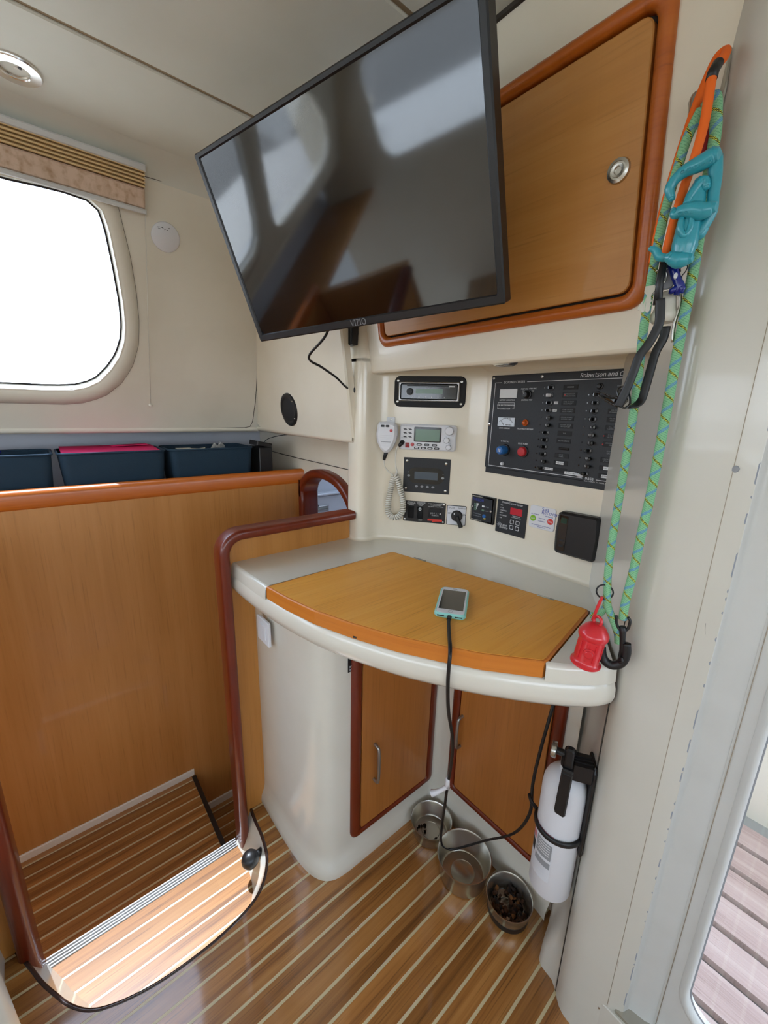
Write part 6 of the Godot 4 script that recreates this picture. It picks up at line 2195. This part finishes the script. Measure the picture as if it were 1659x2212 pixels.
func small_things():
	var st: SurfaceTool
	# phone, screen up, its long side pointing aft
	var lng := Vector3(0.815, 0, -0.58).normalized()
	var across := Vector3(0.58, 0, 0.815).normalized()
	var f := Transform3D(Basis(across, lng, Vector3.UP), Vector3(0.7425, 0.9806, -0.601))
	var o = thing("phone", "white phone in a mint green case lying on the wooden lid", "phone", Vector3(0.7425, 0.98, -0.601))
	st = new_st()
	plate2(st, rrect(0, 0, 0.0745, 0.155, 0.013, 6), f, 0.0, 0.012, 0.003)
	obj("case", st, M.mint, o, "mint green rubber case")
	st = new_st()
	plate(st, rrect(0, 0, 0.066, 0.1465, 0.010, 6), f, 0.011, 0.0124, 0.0004)
	obj("glass_front", st, M.plastic_white, o)
	st = new_st()
	plate(st, rrect(0, 0.001, 0.0585, 0.110, 0.0005), f, 0.0124, 0.01255)
	obj("screen", st, M.black_gloss, o)
	st = new_st()
	lathe(st, [[0.0048, 0.0], [0.0048, 0.0003], [0.0055, 0.0003], [0.0055, 0.0]], f * Transform3D(Basis(), Vector3(0, -0.0635, 0.0124)), 24)
	obj("home_button", st, M.plastic_grey, o)
	st = new_st()
	plate(st, rrect(0, 0.066, 0.011, 0.0014, 0.0006), f, 0.0124, 0.0126)
	obj("earpiece", st, M.black, o)
	for s in [-1, 1]:
		st = new_st()
		box(st, f * Transform3D(Basis(), Vector3(s * 0.021, -0.0772, 0.006)), Vector3(0.017, 0.001, 0.003), 0.0003)
		obj("speaker_slot", st, M.black, o)
	# its flat black charging lead
	o = thing("charging_lead", "flat black charging lead running from the phone down into the steel bowl", "cable", Vector3(0.6, 0.9, -0.48))
	st = new_st()
	box(st, f * Transform3D(Basis(), Vector3(0, -0.084, 0.006)), Vector3(0.0105, 0.018, 0.0065), 0.002)
	obj("plug", st, M.black, o)
	st = new_st(true)
	var line := curve([f * Vector3(0, -0.09, 0.006), Vector3(0.655, 0.9855, -0.537), Vector3(0.612, 0.9845, -0.497), Vector3(0.590, 0.984, -0.476), Vector3(0.577, 0.972, -0.464), Vector3(0.575, 0.94, -0.463), Vector3(0.580, 0.90, -0.466), Vector3(0.60, 0.82, -0.475), Vector3(0.65, 0.70, -0.496), Vector3(0.70, 0.57, -0.533), Vector3(0.74, 0.454, -0.569), Vector3(0.775, 0.32, -0.601), Vector3(0.80, 0.204, -0.625), Vector3(0.81, 0.12, -0.632), Vector3(0.825, 0.085, -0.625), Vector3(0.845, 0.088, -0.603), Vector3(0.86, 0.15, -0.55), Vector3(0.86, 0.214, -0.504), Vector3(0.86, 0.323, -0.423), Vector3(0.862, 0.424, -0.388), Vector3(0.866, 0.511, -0.393), Vector3(0.87, 0.605, -0.389), Vector3(0.88, 0.71, -0.382), Vector3(0.90, 0.80, -0.38), Vector3(0.92, 0.875, -0.38)], 6)
	tube(st, line, 0.0024, 8, false, 1.7, Vector3(0.4, 0.05, 0.9))
	obj("lead", st, M.black, o)
	st = new_st(true)
	tube(st, curve([Vector3(0.752, 0.43, -0.575), Vector3(0.742, 0.412, -0.588), Vector3(0.733, 0.398, -0.60), Vector3(0.727, 0.388, -0.612)], 3), [0.006, 0.0062, 0.0065, 0.006, 0.0065, 0.007, 0.0075, 0.0085, 0.009, 0.0105], 10)
	tube(st, [Vector3(0.734, 0.475, -0.566), Vector3(0.744, 0.44, -0.573), Vector3(0.752, 0.42, -0.578)], 0.0062, 10)
	obj("tape_wrap", st, M.plastic_white, o, "white tape wrapped round the lead")
	bowls()
	extinguisher()
	settee()

func bowl(label, c: Vector3, r: float, h: float):
	var o = thing("steel_bowl", label, "bowl", c, "steel pet bowls on the floor")
	var st := new_st()
	lathe(st, [[0.0, 0.0], [r * 0.80, 0.0], [r * 0.86, 0.003], [r * 0.95, h * 0.9], [r * 0.985, h * 0.95], [r, h * 0.975], [r, h], [r * 0.97, h], [r * 0.93, h * 0.93], [r * 0.82, 0.009], [r * 0.76, 0.004], [r * 0.45, 0.0035], [r * 0.44, 0.005], [r * 0.42, 0.0035], [0.0, 0.003]], up_frame(c), 48)
	obj("body", st, M.steel_dull, o)
	return o

func pellet(st, r: float):
	lathe(st, [[0.0, -r * 0.55], [r * 0.75, -r * 0.4], [r, 0.0], [r * 0.8, r * 0.4], [0.0, r * 0.55]], Transform3D(), 8)

func bowls():
	bowl("smaller steel bowl with a few crumbs in the cupboard corner", Vector3(0.879, 0.001, -0.735), 0.073, 0.055)
	bowl("largest steel bowl in the middle with the black lead dipping in", Vector3(0.862, 0.001, -0.576), 0.086, 0.078)
	var b = bowl("steel bowl full of dark kibble nearest the fire extinguisher", Vector3(0.889, 0.001, -0.425), 0.068, 0.058)
	var st := new_st()
	lathe(st, [[0.056, 0.0], [0.0595, 0.001], [0.061, 0.02], [0.0585, 0.02]], up_frame(Vector3(0.889, 0.0005, -0.425)), 40)
	obj("rubber_foot", st, M.rubber, b)
	# kibble, piece by piece
	var kinds := []
	for m in ["kibble", "kibble_dark", "kibble_light"]:
		st = new_st()
		pellet(st, 0.0062)
		st.generate_normals()
		var mesh := st.commit()
		mesh.surface_set_material(0, M[m])
		kinds.append(mesh)
	var spots := []
	var tries := 0
	while spots.size() < 110 and tries < 6000:
		tries += 1
		var a := rng.randf() * TAU
		var rr := 0.050 * sqrt(rng.randf())
		var p := Vector3(rr * cos(a), 0, rr * sin(a))
		var lev := 0.012
		var ok := true
		for q in spots:
			var d := Vector2(q.x - p.x, q.z - p.z).length()
			if d < 0.0085:
				lev = maxf(lev, q.y + 0.0062)
		if lev > 0.032:
			ok = false
		if ok:
			p.y = lev
			spots.append(p)
	for p in spots:
		var k := MeshInstance3D.new()
		var roll := rng.randf()
		k.mesh = kinds[0 if roll < 0.5 else (1 if roll < 0.8 else 2)]
		k.name = numbered("kibble")
		add_child(k)
		k.position = p + Vector3(0.889, 0.0, -0.425)
		k.rotation = Vector3(rng.randf_range(-0.7, 0.7), rng.randf() * TAU, rng.randf_range(-0.7, 0.7))
		tag(k, "brown kibble piece in the bowl by the fire extinguisher", "kibble", "kibble in the steel bowl")
	for k in 9:
		var m := MeshInstance3D.new()
		m.mesh = kinds[1]
		m.name = numbered("kibble_crumb")
		add_child(m)
		var a := rng.randf_range(1.6, 4.6)
		var r := rng.randf_range(0.012, 0.05)
		m.position = Vector3(0.879 + r * cos(a), 0.0085, -0.735 + r * sin(a) * 0.9)
		m.scale = Vector3.ONE * rng.randf_range(0.5, 1.15)
		m.rotation = Vector3(0, rng.randf() * TAU, 0)
		tag(m, "dark crumb in the nearly empty corner bowl", "crumb", "crumbs in the corner bowl")

func extinguisher():
	var c := Vector3(0.825, 0.0, -0.300)
	var o = thing("fire_extinguisher", "white fire extinguisher with black handle on the pillar", "extinguisher", c + Vector3(0, 0.315, 0))
	var st := new_st()
	lathe(st, [[0.0, 0.318], [0.030, 0.315], [0.044, 0.318], [0.048, 0.326], [0.048, 0.610], [0.0465, 0.628], [0.042, 0.643], [0.034, 0.655], [0.024, 0.662], [0.017, 0.665], [0.017, 0.676], [0.0, 0.676]], up_frame(c), 48)
	obj("cylinder", st, M.plastic_white, o)
	# label
	st = new_st(true)
	cyl_patch(st, c, 0.0484, 162, 252, 0.375, 0.505)
	obj("label", st, mat("label_paper", "d5d6da", 0.5), o)
	st = new_st(true)
	cyl_patch(st, c, 0.0487, 165, 213, 0.440, 0.485)
	cyl_patch(st, c, 0.0487, 165, 213, 0.415, 0.432)
	obj("grey_print", st, M.plastic_grey, o)
	st = new_st(true)
	for k in 5:
		cyl_patch(st, c, 0.0489, 170, 205 + 3 * (k % 2), 0.478 - k * 0.007, 0.4805 - k * 0.007)
	for k in 3:
		cyl_patch(st, c, 0.0489, 180, 212, 0.407 - k * 0.008, 0.4095 - k * 0.008)
	obj("white_lines", st, M.print_white, o)
	st = new_st(true)
	cyl_patch(st, c, 0.0488, 165, 232, 0.506, 0.513)
	cyl_patch(st, c, 0.0488, 218, 240, 0.462, 0.482)
	obj("red_print", st, mat("faded_red", "c77b80", 0.6), o)
	st = new_st(true)
	cyl_patch(st, c, 0.0488, 219, 238, 0.425, 0.455)
	obj("black_print", st, M.black, o)
	# towards the camera, and to its left
	var cam := Vector3(-0.94, 0, 0.342)
	var lft := Vector3(-0.342, 0, -0.94)
	st = new_st()
	lathe(st, [[0.0, 0.672], [0.016, 0.672], [0.0165, 0.70], [0.013, 0.705], [0.012, 0.718], [0.0, 0.718]], up_frame(c), 20)
	obj("valve", st, M.black, o)
	# levers
	st = new_st()
	var fl := frame(c + cam * 0.03, -lft, Vector3.UP)
	plate2(st, V2([[-0.011, 0.705], [-0.0135, 0.60], [-0.011, 0.592], [0.006, 0.588], [0.010, 0.594], [0.012, 0.705]]), fl, 0.018, 0.030, 0.003)
	plate2(st, V2([[-0.010, 0.680], [0.012, 0.680], [0.012, 0.712], [-0.010, 0.712]]), fl, -0.03, 0.028, 0.003)
	obj("lever", st, M.black, o)
	st = new_st()
	plate2(st, V2([[-0.0085, 0.69], [0.009, 0.69], [0.0085, 0.752], [0.005, 0.758], [-0.005, 0.758], [-0.0085, 0.752]]), fl, 0.004, 0.02, 0.003)
	obj("carry_handle", st, M.black, o)
	st = new_st()
	var fg := frame(c + Vector3(0, 0.70, 0), cam, Vector3.UP)
	fg = Transform3D(Basis(cam, Vector3.UP, cam.cross(Vector3.UP)), c + Vector3(0, 0.70, 0))
	var gd := lft
	var gx := Transform3D(Basis(Vector3.UP.cross(gd), Vector3.UP, gd), c + Vector3(0, 0.703, 0))
	lathe(st, [[0.008, 0.010], [0.008, 0.030], [0.0, 0.030]], gx, 14)
	obj("gauge_stem", st, M.black, o)
	st = new_st()
	lathe(st, [[0.0, 0.028], [0.017, 0.028], [0.018, 0.030], [0.018, 0.038], [0.016, 0.040], [0.0, 0.040]], gx, 28)
	obj("gauge", st, M.steel, o)
	# bracket on the pillar
	o = thing("extinguisher_bracket", "black bracket and strap holding the white extinguisher", "bracket", F4 * Vector3(0.14, 0.5, 0))
	st = new_st()
	plate2(st, V2([[0.118, 0.47], [0.172, 0.47], [0.172, 0.70], [0.165, 0.712], [0.118, 0.712]]), F4, 0.001, 0.010, 0.003)
	obj("back_plate", st, M.black, o)
	st = new_st()
	plate2(st, V2([[0.130, 0.680], [0.172, 0.672], [0.172, 0.712], [0.130, 0.712]]), F4, 0.006, 0.056, 0.004)
	obj("top_hook", st, M.black, o)
	for k in 3:
		st = new_st()
		box(st, F4 * Transform3D(Basis(), Vector3(0.142 + 0.009 * k, 0.7125, 0.03)), Vector3(0.003, 0.003, 0.045), 0.001)
		obj("hook_rib", st, M.black, o)
	st = new_st(true)
	var path := []
	for k in 25:
		var a := deg_to_rad(lerpf(92.0, 262.0, k / 24.0))
		path.append(c + Vector3(0.0525 * cos(a), 0.507, 0.0525 * sin(a)))
	path.append(c + Vector3(-0.006, 0.512, -0.068))
	path.append(c + Vector3(0.004, 0.517, -0.082))
	path.push_front(F4 * Vector3(0.168, 0.503, 0.006))
	tube(st, path, 0.0034, 8, false, 2.2, Vector3.UP)
	obj("strap", st, M.black, o)

func settee():
	var o = thing("settee_base", "cream moulded settee base at the lower left edge", "settee", Vector3(-0.4, 0, -1.0))
	var line := smooth2([[-0.262, -1.213], [-0.258, -1.13], [-0.243, -1.07], [-0.224, -1.02], [-0.19, -0.94], [-0.17, -0.88], [-0.19, -0.82], [-0.26, -0.79], [-0.6, -0.78]], 3)
	var ns := normals2(line, Vector2(-0.8, -1.1))
	var st := new_st(true)
	loft(st, [off_line(line, ns, 0.0, 0.0), off_line(line, ns, 0.004, 0.05), off_line(line, ns, 0.02, 0.10), off_line(line, ns, 0.03, 0.36), off_line(line, ns, 0.04, 0.39), off_line(line, ns, 0.08, 0.40), off_line(line, ns, 0.3, 0.40)])
	obj("base", st, M.gelcoat_white, o)
